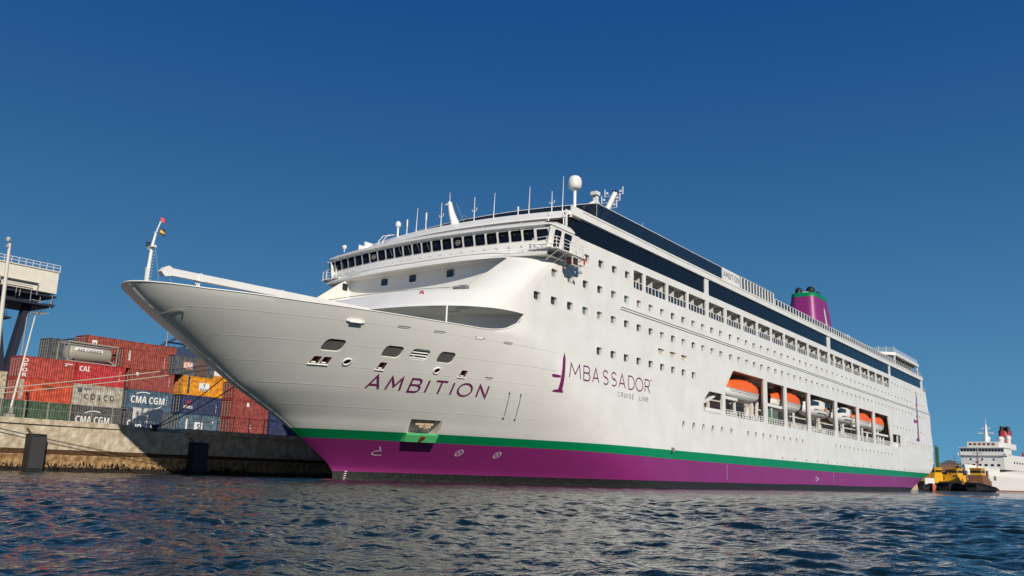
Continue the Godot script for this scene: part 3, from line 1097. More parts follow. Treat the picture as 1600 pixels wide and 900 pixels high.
	room.quad(Vector3(30.6, 12.4, -13.9), Vector3(30.6, 12.4, 13.9), Vector3(30.6, 15.4, 14.0), Vector3(30.6, 15.4, -14.0))
	room.quad(Vector3(28.2, 12.3, 9.2), Vector3(30.6, 12.3, 13.2), Vector3(30.6, 15.36, 13.2), Vector3(28.2, 15.36, 9.2))
	room.quad(Vector3(28.2, 12.3, -13), Vector3(28.2, 12.3, 9.2), Vector3(28.2, 15.36, 9.2), Vector3(28.2, 15.36, -13))
	part(ship, "mooring_deck_wall", room, mats["white_steel"])
	for a in [[23.6, 10.9], [22.6, 3.0], [23.6, -10.9]]:
		var pl := MB.new()
		pl.tube([Vector3(a[0], 12.3, a[1]), Vector3(a[0], 15.35, a[1])], 0.085, 10)
		part(ship, "pillar", pl, mats["white_steel"])
	for a in [[23.9, 9.3], [25.4, 11.2], [26.6, 9.2]]:
		var lt := MB.new()
		lt.box(Vector3(a[0], 15.22, a[1]), Vector3(0.22, 0.1, 1.5))
		part(ship, "strip_lamp", lt, mats["white_steel"])
	# windlass and bollards on the forecastle
	for a in [[9.0, 3.2], [9.0, -3.2], [20.5, 6.5], [20.5, -6.5]]:
		var w := MB.new()
		w.tube([Vector3(a[0], 13.0, a[1] - 0.9), Vector3(a[0], 13.0, a[1] + 0.9)], 0.42, 12)
		w.box(Vector3(a[0], 12.6, a[1]), Vector3(1.2, 0.6, 2.2))
		part(ship, "windlass", w, mats["white_steel"])
	# foremast
	var fm := MB.new()
	fm.tube([Vector3(1.92, 13.5, 0), Vector3(1.95, 14.6, 0), Vector3(2.05, 16.9, 0), Vector3(2.25, 18.1, 0)], [0.17, 0.15, 0.11, 0.08], 10)
	fm.tube([Vector3(2.25, 18.1, 0), Vector3(2.52, 18.97, 0)], 0.05, 8)
	var mast := part(ship, "foremast", fm, mats["white_steel"])
	var arm := MB.new()
	arm.box(Vector3(2.0, 16.86, 0), Vector3(0.34, 0.06, 0.9))
	part(mast, "crosstree", arm, mats["white_steel"])
	for e in [Vector3(1.85, 16.84, -0.35), Vector3(2.1, 16.84, 0.38)]:
		var br := MB.new()
		br.tube([Vector3(2.03, 16.6, 0), e], 0.03, 6)
		part(mast, "brace", br, mats["white_steel"])
	for e in [[Vector3(2.22, 18.1, 0), Vector3(0.1, 0.05, 0.4)], [Vector3(2.52, 18.98, 0), Vector3(0.1, 0.06, 0.22)], [Vector3(1.8, 14.4, 0.12), Vector3(0.16, 1.7, 0.16)]]:
		var br := MB.new()
		br.box(e[0], e[1])
		part(mast, "fitting", br, mats["white_steel"])
	var lamp := MB.new()
	lamp.lathe([Vector2(0, 0), Vector2(0.13, 0), Vector2(0.13, 0.1), Vector2(0.1, 0.12), Vector2(0.1, 0.28), Vector2(0.15, 0.3), Vector2(0.13, 0.4), Vector2(0, 0.42)], Transform3D(Basis.IDENTITY, Vector3(1.88, 16.9, -0.3)), 10)
	part(mast, "masthead_lamp", lamp, mats["black"])
	var horn := MB.new()
	horn.tube([Vector3(2.1, 16.9, 0.36), Vector3(2.1, 17.02, 0.36)], 0.06, 8)
	part(mast, "small_lamp", horn, mats["white_steel"])
	for k in 12:
		var rg := MB.new()
		rg.box(Vector3(2.14 + 0.006 * k, 13.9 + 0.24 * k, 0), Vector3(0.12, 0.02, 0.3))
		part(mast, "rung", rg, mats["white_steel"])
	for s in [-1, 1]:
		var st := MB.new()
		st.tube([Vector3(2.1, 16.8, 0.4 * s), Vector3(2.6, 13.2, 0.9 * s)], 0.012, 4)
		part(mast, "stay", st, mats["steel"])
	# long box boom stowed over the forecastle
	var bm := MB.new()
	var b0 := Vector3(2.3, 14.83, 2.0)
	var b1 := Vector3(22.4, 15.15, 2.6)
	bm.bar(b0, b1, 0.46, 0.54)
	var boom := part(ship, "crane_boom", bm, mats["white_steel"])
	var hd := MB.new()
	hd.prism(PackedVector2Array([Vector2(-0.55, -0.1), Vector2(-0.2, -0.42), Vector2(0.3, -0.3), Vector2(0.4, 0.28), Vector2(0.05, 0.42), Vector2(-0.25, 0.25)]), Transform3D(Basis.IDENTITY, Vector3(2.2, 14.83, 1.76)), 0.48)
	part(boom, "boom_head", hd, mats["white_steel"])
	for x in [4.9, 12.5]:
		var sp := MB.new()
		var yy := lerpf(14.83, 15.15, (x - 2.3) / 20.1)
		var zz := lerpf(2.0, 2.6, (x - 2.3) / 20.1)
		sp.box(Vector3(x, (12.3 + yy) / 2 - 0.12, zz), Vector3(0.18, yy - 12.54, 0.22))
		sp.box(Vector3(x, yy - 0.27, zz), Vector3(0.42, 0.08, 0.62))
		for s in [-1, 1]: sp.box(Vector3(x, yy, zz + 0.27 * s), Vector3(0.16, 0.62, 0.06))
		sp.bar(Vector3(x - 0.35, yy - 0.26, zz), Vector3(x, yy - 0.8, zz), 0.06, 0.06)
		part(boom, "boom_rest", sp, mats["white_steel"])
	var wr := MB.new()
	wr.tube([Vector3(2.4, 14.5, 2.0), Vector3(3.3, 13.3, 2.2)], 0.015, 4)
	part(boom, "wire", wr, mats["steel"])
	# bulbous bow just breaking the surface
	var bulb := MB.new()
	var br2 := []
	for i in 15:
		var t := i / 14.0
		var rr := 1.9 * sqrt(maxf(0.0, 1.0 - pow(1.0 - minf(t * 1.25, 1.0), 2.0)))
		var ring3 := []
		for k in 14:
			var a := TAU * k / 14
			ring3.append(Vector3(14.6 + 10.5 * t, -1.72 + rr * 1.0 * cos(a), rr * 0.8 * sin(a)))
		br2.append(ring3)
	bulb.skin(br2, true, 1.0)
	part(ship, "bulbous_bow", bulb, mat("antifouling", 0.36, 0.05, 0.045, 0.45), Vector3.ZERO, "red bulbous bow just breaking the water ahead of the stem")
	# ladder handhold ring low on the stem
	var eye := MB.new()
	var ring2 := []
	for k in 9:
		var a := PI * k / 8
		var q := Vector2(3.6 + 0.35 * cos(a), 11.95 + 0.3 * sin(a))
		ring2.append(port(q) + surface_normal(port, q) * 0.05)
	eye.tube(ring2, 0.03, 6)
	part(ship, "stem_eye", eye, mats["grey"])

func build_front(ship: Node3D) -> void:
	var white: Material = mats["white"]
	# raked front with the long open gallery below the bridge
	var op := rounded([Vector2(-11.7, 17.05), Vector2(11.7, 17.05), Vector2(11.1, 21.38), Vector2(-11.1, 21.38)], 0.5, 4)
	var rows := []
	for y in [15.3, 15.7, 16.2, 16.7, 17.0, 17.4, 17.8, 18.4, 19.0, 19.7, 20.4, 21.0, 21.5, 22.3]:
		var r := PackedVector2Array()
		for k in 73:
			var a := -PI / 2 + PI * k / 72.0
			r.append(Vector2(HALF * signf(sin(a)) * pow(absf(sin(a)), 2.0 / 2.6), y))
		rows.append(r)
	var sh := MB.new()
	patch(sh, rows, [op], front)
	var shell := part(ship, "front_shell", sh, white)
	var lin := MB.new()
	reveal(lin, op, front, Vector3(1, 0, 0), 0.3)
	part(shell, "gallery_lining", lin, white)
	# recessed wall with its windows
	var wins := []
	for z in [-5.8, -1.75, 3.35]: wins.append(rrect(z, 20.78, 1.07, 0.86, 0.2))
	var rr := []
	for k in 9:
		var y := lerpf(16.6, 21.7, k / 8.0)
		var r := PackedVector2Array()
		for z in [-11.3, -10.0, -8.6, -6.9, -5.0, -2.5, 0.0, 2.5, 5.0, 6.9, 9.0, 11.3]: r.append(Vector2(z, y))
		rr.append(r)
	var wall := MB.new()
	patch(wall, rr, wins, front_recess)
	var wl := part(ship, "gallery_wall", wall, mats["white"])
	for h in wins:
		var m := MB.new()
		var c := middle(h)
		var d := -surface_normal(front_recess, c)
		reveal(m, h, front_recess, d, 0.12)
		var ring := []
		for k in h.size() + 1: ring.append(front_recess(h[k % h.size()]) - d * 0.01)
		m.tube(ring, 0.05, 6, false)
		var o := part(ship, "gallery_window", m, mats["white"])
		var g := MB.new()
		plate(g, h, front_recess, d, 0.1)
		part(o, "pane", g, mats["glass_sky"])
	# end walls of the gallery, the far one with a window
	for s in [1, -1]:
		var ew := []
		for y in [16.8, 17.6, 18.4, 19.2, 20.0, 20.7, 21.45]:
			var x0 := front(Vector2(11.05, y)).x + 0.05
			var r := PackedVector2Array()
			for k in 7: r.append(Vector2(lerpf(x0, 32.8, k / 6.0), y))
			ew.append(r)
		var em := MB.new()
		var eh := rrect(32.1, 20.62, 0.85, 0.82, 0.15)
		var ef := func(p: Vector2): return Vector3(p.x, p.y, 11.05 * s)
		patch(em, ew, [eh] if s == -1 else [], ef, -s)
		part(ship, "gallery_end_wall", em, white)
		if s == -1:
			var wm := MB.new()
			reveal(wm, eh, ef, Vector3(0, 0, -1), 0.12)
			var wo := part(ship, "gallery_window", wm, white)
			var wp := MB.new()
			plate(wp, eh, ef, Vector3(0, 0, -1), 0.1)
			part(wo, "pane", wp, mats["glass_cabin"])
	var fl := MB.new()
	for k in 24:
		var z0 := -11.6 + 23.2 * k / 24.0
		var z1 := -11.6 + 23.2 * (k + 1) / 24.0
		var a := front(Vector2(z0, 16.9)) + Vector3(0.1, 0, 0)
		var b := front(Vector2(z1, 16.9)) + Vector3(0.1, 0, 0)
		fl.quad(a, b, Vector3(33, 16.9, z1), Vector3(33, 16.9, z0))
	part(ship, "gallery_deck", fl, mats["cream"])
	# handrail and fittings along the gallery
	var rail := MB.new()
	var pts := []
	for k in 25:
		var z := -11.0 + 22.0 * k / 24.0
		pts.append(front(Vector2(z, 17.05)) + Vector3(0.35, 0.28, 0))
	rail.tube(pts, 0.04, 6)
	part(ship, "gallery_rail", rail, mats["steel"])
	for z in [-9.2, -4.0, 1.2, 5.4, 9.6]:
		var p := MB.new()
		var q := front(Vector2(z, 17.05)) + Vector3(0.35, 0, 0)
		p.box(q + Vector3(0, 0.12, 0), Vector3(0.08, 0.36, 0.08))
		part(ship, "rail_post", p, mats["white_steel"])
	for z in [-8.6, 10.4]:
		var p := MB.new()
		p.box(front(Vector2(z, 17.05)) + Vector3(0.6, 0.22, 0), Vector3(0.5, 0.4, 1.5))
		part(ship, "deck_locker", p, mats["grey"])
	for z in [-4.4, 7.4]:
		var p := MB.new()
		var q := front(Vector2(z, 16.75)) + Vector3(-0.08, 0, 0)
		var ring := []
		for k in 13:
			var a := TAU * k / 12
			ring.append(q + Vector3(0, 0.2 * sin(a), 0.2 * cos(a)))
		p.tube(ring, 0.06, 6, false)
		part(ship, "lifebuoy", p, mats["red"])
	# underside over the mooring deck
	var ceil_ := MB.new()
	for k in 40:
		var z0 := -14.3 + 28.6 * k / 40.0
		var z1 := -14.3 + 28.6 * (k + 1) / 40.0
		var a := front(Vector2(z0, 15.3)) + Vector3(0.02, 0.05, 0)
		var b := front(Vector2(z1, 15.3)) + Vector3(0.02, 0.05, 0)
		ceil_.quad(a, b, Vector3(31, 15.35, z1), Vector3(31, 15.35, z0))
	part(ship, "mooring_deck_ceiling", ceil_, mats["white_steel"])
	var lip := MB.new()
	var lp := []
	for k in 49:
		var a := -PI / 2 + PI * k / 48.0
		lp.append(front(Vector2(HALF * signf(sin(a)) * pow(absf(sin(a)), 2.0 / 2.6), 15.3)) + Vector3(0.03, 0, 0))
	lip.tube(lp, 0.06, 6, false)
	part(ship, "shell_edge", lip, white)

func bridge_loft(mb: MB, prof: Array, z0: float, z1: float, steps: int) -> void:
	for k in steps:
		var za := lerpf(z0, z1, float(k) / steps)
		var zb := lerpf(z0, z1, float(k + 1) / steps)
		for i in prof.size() - 1:
			var p: Vector2 = prof[i]
			var q: Vector2 = prof[i + 1]
			var a := Vector3(p.x + bridge_bend(za), p.y, za)
			var b := Vector3(p.x + bridge_bend(zb), p.y, zb)
			var c := Vector3(q.x + bridge_bend(zb), q.y, zb)
			var d := Vector3(q.x + bridge_bend(za), q.y, za)
			var e := Vector2(-(q.y - p.y), q.x - p.x).normalized()
			var na := Vector3(e.x, e.y, -e.x * 3.5 * za / 225.0).normalized()
			var nb := Vector3(e.x, e.y, -e.x * 3.5 * zb / 225.0).normalized()
			mb.quadn(a, b, c, d, na, nb, nb, na)

func build_bridge(ship: Node3D) -> void:
	var white: Material = mats["white"]
	# apron, window wall, eave and roof, all following the same gentle bow
	var low := MB.new()
	bridge_loft(low, [Vector2(34.5, 21.42), Vector2(31.15, 21.42), Vector2(31.1, 21.62), Vector2(31.4, 21.78), Vector2(31.85, 22.25), Vector2(31.92, 22.6), Vector2(32.05, 23.0)], -15.0, 15.0, 40)
	var bridge := part(ship, "bridge", low, white)
	var holes := []
	for i in 22: holes.append(rrect(12.68 - 1.323 * i, 23.63, 1.02, 0.98, 0.1))
	var wall := MB.new()
	patch(wall, grid(-15.0, 15.0, 0.75, 23.0, 24.3, 0.65), holes + [rrect(14.05, 23.55, 1.15, 1.06, 0.08)], bridge_wall)
	part(bridge, "window_wall", wall, white)
	var roof := MB.new()
	bridge_loft(roof, [Vector2(31.75, 24.3), Vector2(31.45, 24.42), Vector2(31.45, 24.6), Vector2(32.1, 24.95), Vector2(33.6, 25.2), Vector2(36.1, 25.28)], -14.45, 14.45, 40)
	for s in [-1, 1]:
		var z: float = 15.1 * s
		var bb := bridge_bend(15.1)
		var zi: float = 14.45 * s
		var ba := bridge_bend(14.45)
		var fo := Vector3(31.45 + bb, 24.42, z)
		var fu := Vector3(31.45 + bb, 24.6, z)
		roof.quad(fo, Vector3(37.6, 24.42, z), Vector3(37.6, 24.6, z), fu)
		roof.quad(Vector3(31.45 + ba, 24.42, zi), fo, fu, Vector3(31.45 + ba, 24.6, zi))
		roof.quad(Vector3(31.45 + ba, 24.6, zi), fu, Vector3(34.0 + bb, 24.95, z - 0.3 * s), Vector3(33.6 + ba, 25.2, zi))
		roof.quad(fu, Vector3(37.6, 24.6, z), Vector3(37.6, 24.95, z - 0.3 * s), Vector3(34.0 + bb, 24.95, z - 0.3 * s))
		roof.quad(Vector3(33.6 + ba, 25.2, zi), Vector3(34.0 + bb, 24.95, z - 0.3 * s), Vector3(37.6, 24.95, z - 0.3 * s), Vector3(37.75, 25.25, zi))
		roof.quad(Vector3(37.6, 24.42, z), Vector3(37.6, 24.42, zi), Vector3(37.7, 25.25, zi), Vector3(37.6, 24.95, z - 0.3 * s))
		roof.quad(Vector3(31.45 + bb, 24.42, z), Vector3(31.45 + bb, 24.42, 13.0 * s), Vector3(37.6, 24.42, 13.0 * s), Vector3(37.6, 24.42, z))
	part(bridge, "roof", roof, white)
	var k := 0
	for h in holes:
		var c := middle(h)
		var d := Vector3(0.97, -0.22, 0)
		var m := MB.new()
		reveal(m, h, bridge_wall, d, 0.1)
		var ring := []
		for j in h.size() + 1: ring.append(bridge_wall(h[j % h.size()]) - d * 0.015)
		m.tube(ring, 0.035, 5, false)
		plate(m, h, bridge_wall, d, 0.1)
		var o := part(bridge, "window", m, mats["glass_bridge"])
		if k == 5 or k == 15: pass
		k += 1
	for i in [6, 15]:
		var z: float = 12.68 - 1.323 * i
		var c := bridge_wall(Vector2(z, 23.63)) + Vector3(0.03, 0, 0)
		for r in [0.27, 0.1]:
			var m := MB.new()
			var ring := []
			for j in 17:
				var a := TAU * j / 16
				ring.append(c + Vector3(-0.02, r * sin(a), r * cos(a)))
			m.tube(ring, 0.025, 5, false)
			part(bridge, "clear_view_screen", m, mats["steel"])
	# brackets under the eave and below the windows
	for i in 23:
		var z: float = 13.34 - 1.323 * i
		var m := MB.new()
		m.box(Vector3(31.66 + bridge_bend(z), 24.3, z), Vector3(0.26, 0.14, 0.05))
		part(bridge, "eave_bracket", m, mats["steel"])
		var w := MB.new()
		w.bar(Vector3(31.78 + bridge_bend(z), 22.66, z - 0.1), Vector3(31.82 + bridge_bend(z), 22.46, z + 0.12), 0.04, 0.04)
		part(bridge, "drain_spout", w, mats["steel"])
	var foot := MB.new()
	var pts := []
	for i in 41:
		var z := -14.8 + 29.4 * i / 40.0
		pts.append(Vector3(31.15 + bridge_bend(z), 22.02, z))
	foot.tube(pts, 0.03, 6)
	part(bridge, "foot_rail", foot, mats["white_steel"])
	for i in 21:
		var z := -14.2 + 1.4 * i
		var m := MB.new()
		m.tube([Vector3(31.15 + bridge_bend(z), 22.02, z), Vector3(31.45 + bridge_bend(z), 21.8, z)], 0.025, 5)
		part(bridge, "rail_stay", m, mats["white_steel"])
	# wipers
	for i in range(9, 14):
		var z: float = 12.68 - 1.323 * i
		var m := MB.new()
		m.bar(bridge_wall(Vector2(z + 0.1, 24.1)) - Vector3(0.05, 0, 0), bridge_wall(Vector2(z + 0.35, 23.3)) - Vector3(0.05, 0, 0), 0.025, 0.025)
		part(bridge, "wiper", m, mats["grey"])
	# wings
	for s in [1, -1]:
		var w := MB.new()
		var f := func(p: Vector2): return Vector3(p.x, p.y, (15.05 - 0.18 * (24.3 - p.y)) * s)
		var hs := [rounded([Vector2(34.2, 24.15), Vector2(35.3, 24.15), Vector2(35.2, 22.5), Vector2(34.3, 22.5)], 0.1), rounded([Vector2(35.9, 24.15), Vector2(37.2, 24.15), Vector2(37.1, 22.4), Vector2(35.95, 22.4)], 0.1)]
		patch(w, grid(33.3, 38.6, 0.6, 21.9, 24.35, 0.6), hs, f, s)
		w.quad(Vector3(38.6, 21.9, 14.3 * s), Vector3(38.6, 21.9, 14.62 * s), Vector3(38.6, 24.35, 15.06 * s), Vector3(38.6, 24.35, 14.3 * s))
		part(bridge, "wing_side", w, white)
		for h in hs:
			var g := MB.new()
			plate(g, h, f, Vector3(0, 0, -s), 0.06)
			var ring := []
			for j in h.size() + 1: ring.append(f.call(h[j % h.size()]))
			g.tube(ring, 0.04, 5, false)
			part(bridge, "window", g, mats["glass_bridge"])
	var dp := MB.new()
	plate(dp, rrect(14.05, 23.55, 1.15, 1.06, 0.08), bridge_wall, Vector3(1, 0, 0), 0.1)
	dp.box(Vector3(33.66, 22.75, 14.05), Vector3(0.06, 0.5, 1.1))
	part(bridge, "wing_door", dp, mats["glass_bridge"])
	# wing platform with its rails
	for s in [1, -1]:
		var pf := MB.new()
		pf.box(Vector3(35.6, 22.0, 15.2 * s), Vector3(5.2, 0.1, 1.5))
		pf.box(Vector3(33.2, 22.05, 14.2 * s), Vector3(0.9, 0.08, 2.6))
		for x in [33.6, 35.0, 36.6, 38.0]: pf.bar(Vector3(x, 21.95, 15.9 * s), Vector3(x, 21.1, 14.4 * s), 0.08, 0.1)
		pf.box(Vector3(37.6, 21.3, 15.35 * s), Vector3(1.6, 0.08, 0.9))
		part(ship, "wing_platform", pf, mats["white_steel"])
		var posts := [Vector3(32.8, 22.05, 13.4 * s), Vector3(32.8, 22.05, 15.0 * s), Vector3(33.1, 22.05, 15.9 * s), Vector3(34.3, 22.05, 15.9 * s), Vector3(35.5, 22.05, 15.9 * s), Vector3(36.8, 22.05, 15.9 * s), Vector3(38.1, 22.05, 15.9 * s)]
		for p in posts:
			var m := MB.new()
			m.tube([p, p + Vector3(0, 1.05, 0)], 0.04, 6)
			part(ship, "rail_post", m, mats["white_steel"])
		for y in [0.38, 0.72, 1.05]:
			var m := MB.new()
			var q := []
			for p in posts: q.append(p + Vector3(0, y, 0))
			m.tube(q, 0.03, 6)
			part(ship, "wing_rail", m, mats["white_steel"])
		for x in [37.0, 38.4]:
			var m := MB.new()
			m.box(Vector3(x, 21.85, 15.7 * s), Vector3(0.5, 1.0, 0.06))
			part(ship, "wing_screen", m, mats["white_steel"])
		var nb := MB.new()
		nb.box(Vector3(36.5, 21.35, 15.85 * s), Vector3(1.0, 0.75, 0.06))
		nb.box(Vector3(36.0, 21.35, 15.55 * s), Vector3(0.06, 0.75, 0.6))
		part(ship, "light_screen", nb, mats["maroon"])
		var lf := MB.new()
		for e in [Vector3(36.5, 21.75, 15.88 * s), Vector3(36.5, 20.95, 15.88 * s)]: lf.box(e, Vector3(1.1, 0.06, 0.1))
		for x in [35.97, 37.02]: lf.box(Vector3(x, 21.35, 15.88 * s), Vector3(0.06, 0.85, 0.1))
		part(ship, "light_screen_frame", lf, mats["white_steel"])
		var lp := MB.new()
		lp.tube([Vector3(37.9, 21.3, 15.6 * s), Vector3(37.9, 20.75, 15.6 * s)], 0.025, 6)
		lp.lathe([Vector2(0.05, 0.25), Vector2(0.12, 0.2), Vector2(0.22, 0.02), Vector2(0.22, -0.03), Vector2(0, -0.03)], Transform3D(Basis.IDENTITY, Vector3(37.9, 20.5, 15.6 * s)), 10)
		part(ship, "flood_lamp", lp, mats["galvanised"])
	var rb := MB.new()
	rb.box(Vector3(38.35, 21.75, 15.78), Vector3(0.18, 0.6, 0.1))
	part(ship, "lifebuoy", rb, mats["red"])

func cornice_bend(z: float) -> float: return 2.1 * pow(z / 14.3, 2.0)

func build_top(ship: Node3D) -> void:
	var white: Material = mats["white"]
	# glazing above the bridge, set back below the cornice
	var gz := MB.new()
	for k in 24:
		var z0 := -14.3 + 28.6 * k / 24.0
		var z1 := -14.3 + 28.6 * (k + 1) / 24.0
		gz.quad(Vector3(36.4 + cornice_bend(z0), 25.1, z0), Vector3(36.4 + cornice_bend(z1), 25.1, z1), Vector3(36.4 + cornice_bend(z1), 26.6, z1), Vector3(36.4 + cornice_bend(z0), 26.6, z0))
	part(ship, "front_glazing", gz, mats["maroon"])
	for z in [-9.0, -4.5, 0.0, 4.5, 9.0, 11.8]:
		var m := MB.new()
		m.box(Vector3(36.1 + cornice_bend(z), 25.8, z), Vector3(0.16, 1.5, 0.16))
		part(ship, "glazing_post", m, mats["white_steel"])
	# cornice: front bow and straight sides
	var prof := [Vector2(37.6, 26.42), Vector2(35.75, 26.42), Vector2(35.8, 26.6), Vector2(36.75, 27.42), Vector2(36.95, 27.5), Vector2(37.6, 27.5), Vector2(38.0, 27.42), Vector2(43.5, 27.42)]
	var co := MB.new()
	for k in 40:
		var za := -14.55 + 29.1 * k / 40.0
		var zb := -14.55 + 29.1 * (k + 1) / 40.0
		for i in prof.size() - 1:
			var p: Vector2 = prof[i]
			var q: Vector2 = prof[i + 1]
			co.quad(Vector3(p.x + cornice_bend(za), p.y, za), Vector3(p.x + cornice_bend(zb), p.y, zb), Vector3(q.x + cornice_bend(zb), q.y, zb), Vector3(q.x + cornice_bend(za), q.y, za))
	part(ship, "cornice", co, white)
	var cs := MB.new()
	for s in [1, -1]:
		cs.span(Vector3(37.9, 26.68, 14.36 * s), Vector3(201.6, 27.6, 14.56 * s))
		cs.span(Vector3(43.2, 27.5, 14.0 * s), Vector3(201.6, 27.62, 14.5 * s))
	part(ship, "cornice_side", cs, white)
	var gut := MB.new()
	gut.box(Vector3(120.6, 27.4, 14.58), Vector3(161.4, 0.05, 0.06))
	part(ship, "gutter_pipe", gut, mats["cream"])
	var dk := MB.new()
	dk.span(Vector3(43.0, 27.3, -14.2), Vector3(201.4, 27.42, 14.2))
	part(ship, "sun_deck", dk, mats["deck"])
	# tinted wind screens
	var pane := MB.new()
	pane.box(Vector3.ZERO, Vector3(2.66, 1.72, 0.03))
	var pm := pane.mesh()
	var mull := MB.new()
	mull.box(Vector3.ZERO, Vector3(0.07, 1.8, 0.07))
	var mm := mull.mesh()
	for i in 12:
		var x := 43.35 + 2.76 * i
		part(ship, "screen_pane", pm, mats["glass_screen"], Vector3(x + 1.38, 28.45, 14.25))
		part(ship, "screen_post", mm, mats["black"], Vector3(x, 28.45, 14.25))
	var tr := MB.new()
	tr.box(Vector3(60.0, 29.34, 14.25), Vector3(33.4, 0.06, 0.1))
	part(ship, "screen_rail", tr, mats["white_steel"])
	var fm := MB.new()
	fm.box(Vector3.ZERO, Vector3(0.03, 1.72, 1.36))
	var fmm := fm.mesh()
	for i in 20:
		var z0 := -14.25 + 1.425 * i
		var z1 := z0 + 1.425
		var xa := 41.1 + 2.2 * pow(z0 / 14.25, 2.0)
		var xb := 41.1 + 2.2 * pow(z1 / 14.25, 2.0)
		var o := part(ship, "screen_pane", fmm, mats["glass_screen"], Vector3((xa + xb) / 2, 28.45, (z0 + z1) / 2))
		o.rotation.y = atan2(xb - xa, z1 - z0)
		part(ship, "screen_post", mm, mats["black"], Vector3(xa, 28.45, z0))
	var tf := MB.new()
	var tp := []
	for i in 41:
		var z := -14.25 + 28.5 * i / 40.0
		tp.append(Vector3(41.1 + 2.2 * pow(z / 14.25, 2.0), 29.34, z))
	tf.tube(tp, 0.04, 6)
	part(ship, "screen_rail", tf, mats["white_steel"])
	# name board
	var bd := MB.new()
	bd.box(Vector3(79.75, 28.55, 14.3), Vector3(6.2, 1.65, 0.1))
	var board := part(ship, "name_board", bd, mats["white_steel"])
	var on_board := func(p: Vector2): return Vector3(p.x, p.y, 14.352)
	var bx := 76.95
	for c in [["A", 0.62], ["M", 0.72], ["B", 0.5], ["I", 0.0], ["T", 0.55], ["I", 0.0], ["O", 0.72], ["N", 0.6]]:
		letter(board, "letter", c[0], bx, 28.2, c[1], 0.75, 0.0, 0.11, on_board, mats["letter_grey"])
		bx += c[1] + 0.27
	# slatted screen
	for i in 12:
		var x := 83.5 + 1.18 * i
		var m := MB.new()
		m.box(Vector3(x, 28.45, 14.3), Vector3(0.3, 1.8, 0.12))
		part(ship, "screen_post", m, mats["white_steel"])
	var dp := MB.new()
	dp.box(Vector3.ZERO, Vector3(0.86, 1.7, 0.03))
	var dpm := dp.mesh()
	for i in 11: part(ship, "screen_pane", dpm, mats["glass_screen"], Vector3(84.09 + 1.18 * i, 28.45, 14.26))
	var sr := MB.new()
	sr.box(Vector3(90.0, 29.38, 14.3), Vector3(13.4, 0.07, 0.14))
	part(ship, "screen_rail", sr, mats["white_steel"])
	# railing with dark panels further aft
	var x := 97.2
	var rp := MB.new()
	rp.box(Vector3.ZERO, Vector3(0.22, 1.0, 0.1))
	var rpm := rp.mesh()
	var gp := MB.new()
	gp.box(Vector3.ZERO, Vector3(1.12, 0.86, 0.03))
	var gpm := gp.mesh()
	while x < 173.0:
		part(ship, "rail_post", rpm, mats["white_steel"], Vector3(x, 28.12, 14.3))
		part(ship, "rail_panel", gpm, mats["glass_screen"], Vector3(x + 0.7, 28.1, 14.27))
		x += 1.4
	var rr := MB.new()
	rr.box(Vector3(135, 28.66, 14.3), Vector3(76, 0.07, 0.12))
	part(ship, "deck_rail", rr, mats["white_steel"])
	# antennas, masts and radomes along the front cornice
	for a in [[37.6, -8.9, 0.95, "s"], [37.3, -7.2, 1.75, "a"], [37.1, -5.6, 2.85, "w"], [36.9, -4.0, 2.0, "a"], [36.9, -1.8, 2.8, "y"], [37.0, 2.75, 2.75, "y"], [37.1, 5.3, 2.85, "w"], [37.6, 8.1, 1.0, "a"], [37.7, 9.4, 3.05, "w"], [38.2, 11.9, 2.25, "y"], [38.5, 13.0, 3.75, "w"]]:
		var m := MB.new()
		var b := Vector3(a[0], 27.35, a[1])
		var h: float = a[2]
		if a[3] == "s":
			m.tube([b, b + Vector3(0, 1.25, 0)], 0.12, 8)
			m.lathe([Vector2(0, 0), Vector2(0.26, 0.02), Vector2(0.34, 0.15), Vector2(0.33, 0.4), Vector2(0.24, 0.6), Vector2(0.1, 0.7), Vector2(0, 0.72)], Transform3D(Basis.IDENTITY, b + Vector3(0, 1.2, 0)), 14)
			part(ship, "radome", m, mats["white_steel"])
		elif a[3] == "a":
			m.tube([b, b + Vector3(0, h * 0.55, 0)], 0.06, 6)
			m.tube([b + Vector3(0, h * 0.55, 0), b + Vector3(0, h, 0)], 0.09, 8)
			part(ship, "antenna", m, mats["white_steel"])
		elif a[3] == "w":
			m.tube([b, b + Vector3(0, 0.5, 0), b + Vector3(0.05, h, 0.04)], [0.07, 0.05, 0.025], 6)
			part(ship, "whip_antenna", m, mats["white_steel"])
		else:
			m.tube([b, b + Vector3(0, h, 0)], [0.06, 0.03], 6)
			m.tube([b + Vector3(0, h * 0.5, -0.32), b + Vector3(0, h * 0.42, -0.2), b + Vector3(0, h * 0.42, 0.2), b + Vector3(0, h * 0.5, 0.32), b + Vector3(0, h * 0.56, 0.32)], 0.035, 6)
			part(ship, "antenna", m, mats["white_steel"])
	var mst := MB.new()
	var rings := []
	for i in 6:
		var t := i / 5.0
		var cx := 37.6 - 0.35 * t - 0.2 * sin(t * PI)
		var ring := []
		var rx := lerpf(0.85, 0.26, pow(t, 0.6))
		var rz := lerpf(0.55, 0.2, pow(t, 0.6))
		for j in 14:
			var a := TAU * j / 14
			ring.append(Vector3(cx + rx * cos(a), 27.3 + 2.9 * t, -0.1 - 0.85 * t + rz * sin(a)))
		rings.append(ring)
	mst.skin(rings)
	mst.fan(rings[5], Vector3.UP)
	var mast := part(ship, "radar_mast", mst, mats["white_steel"])
	var mw := MB.new()
	mw.tube([Vector3(37.25, 30.1, -0.95), Vector3(37.2, 31.3, -0.95)], [0.05, 0.02], 6)
	mw.box(Vector3(37.0, 29.9, -1.15), Vector3(0.12, 0.16, 0.35))
	part(mast, "whip_antenna", mw, mats["white_steel"])
	var ml := MB.new()
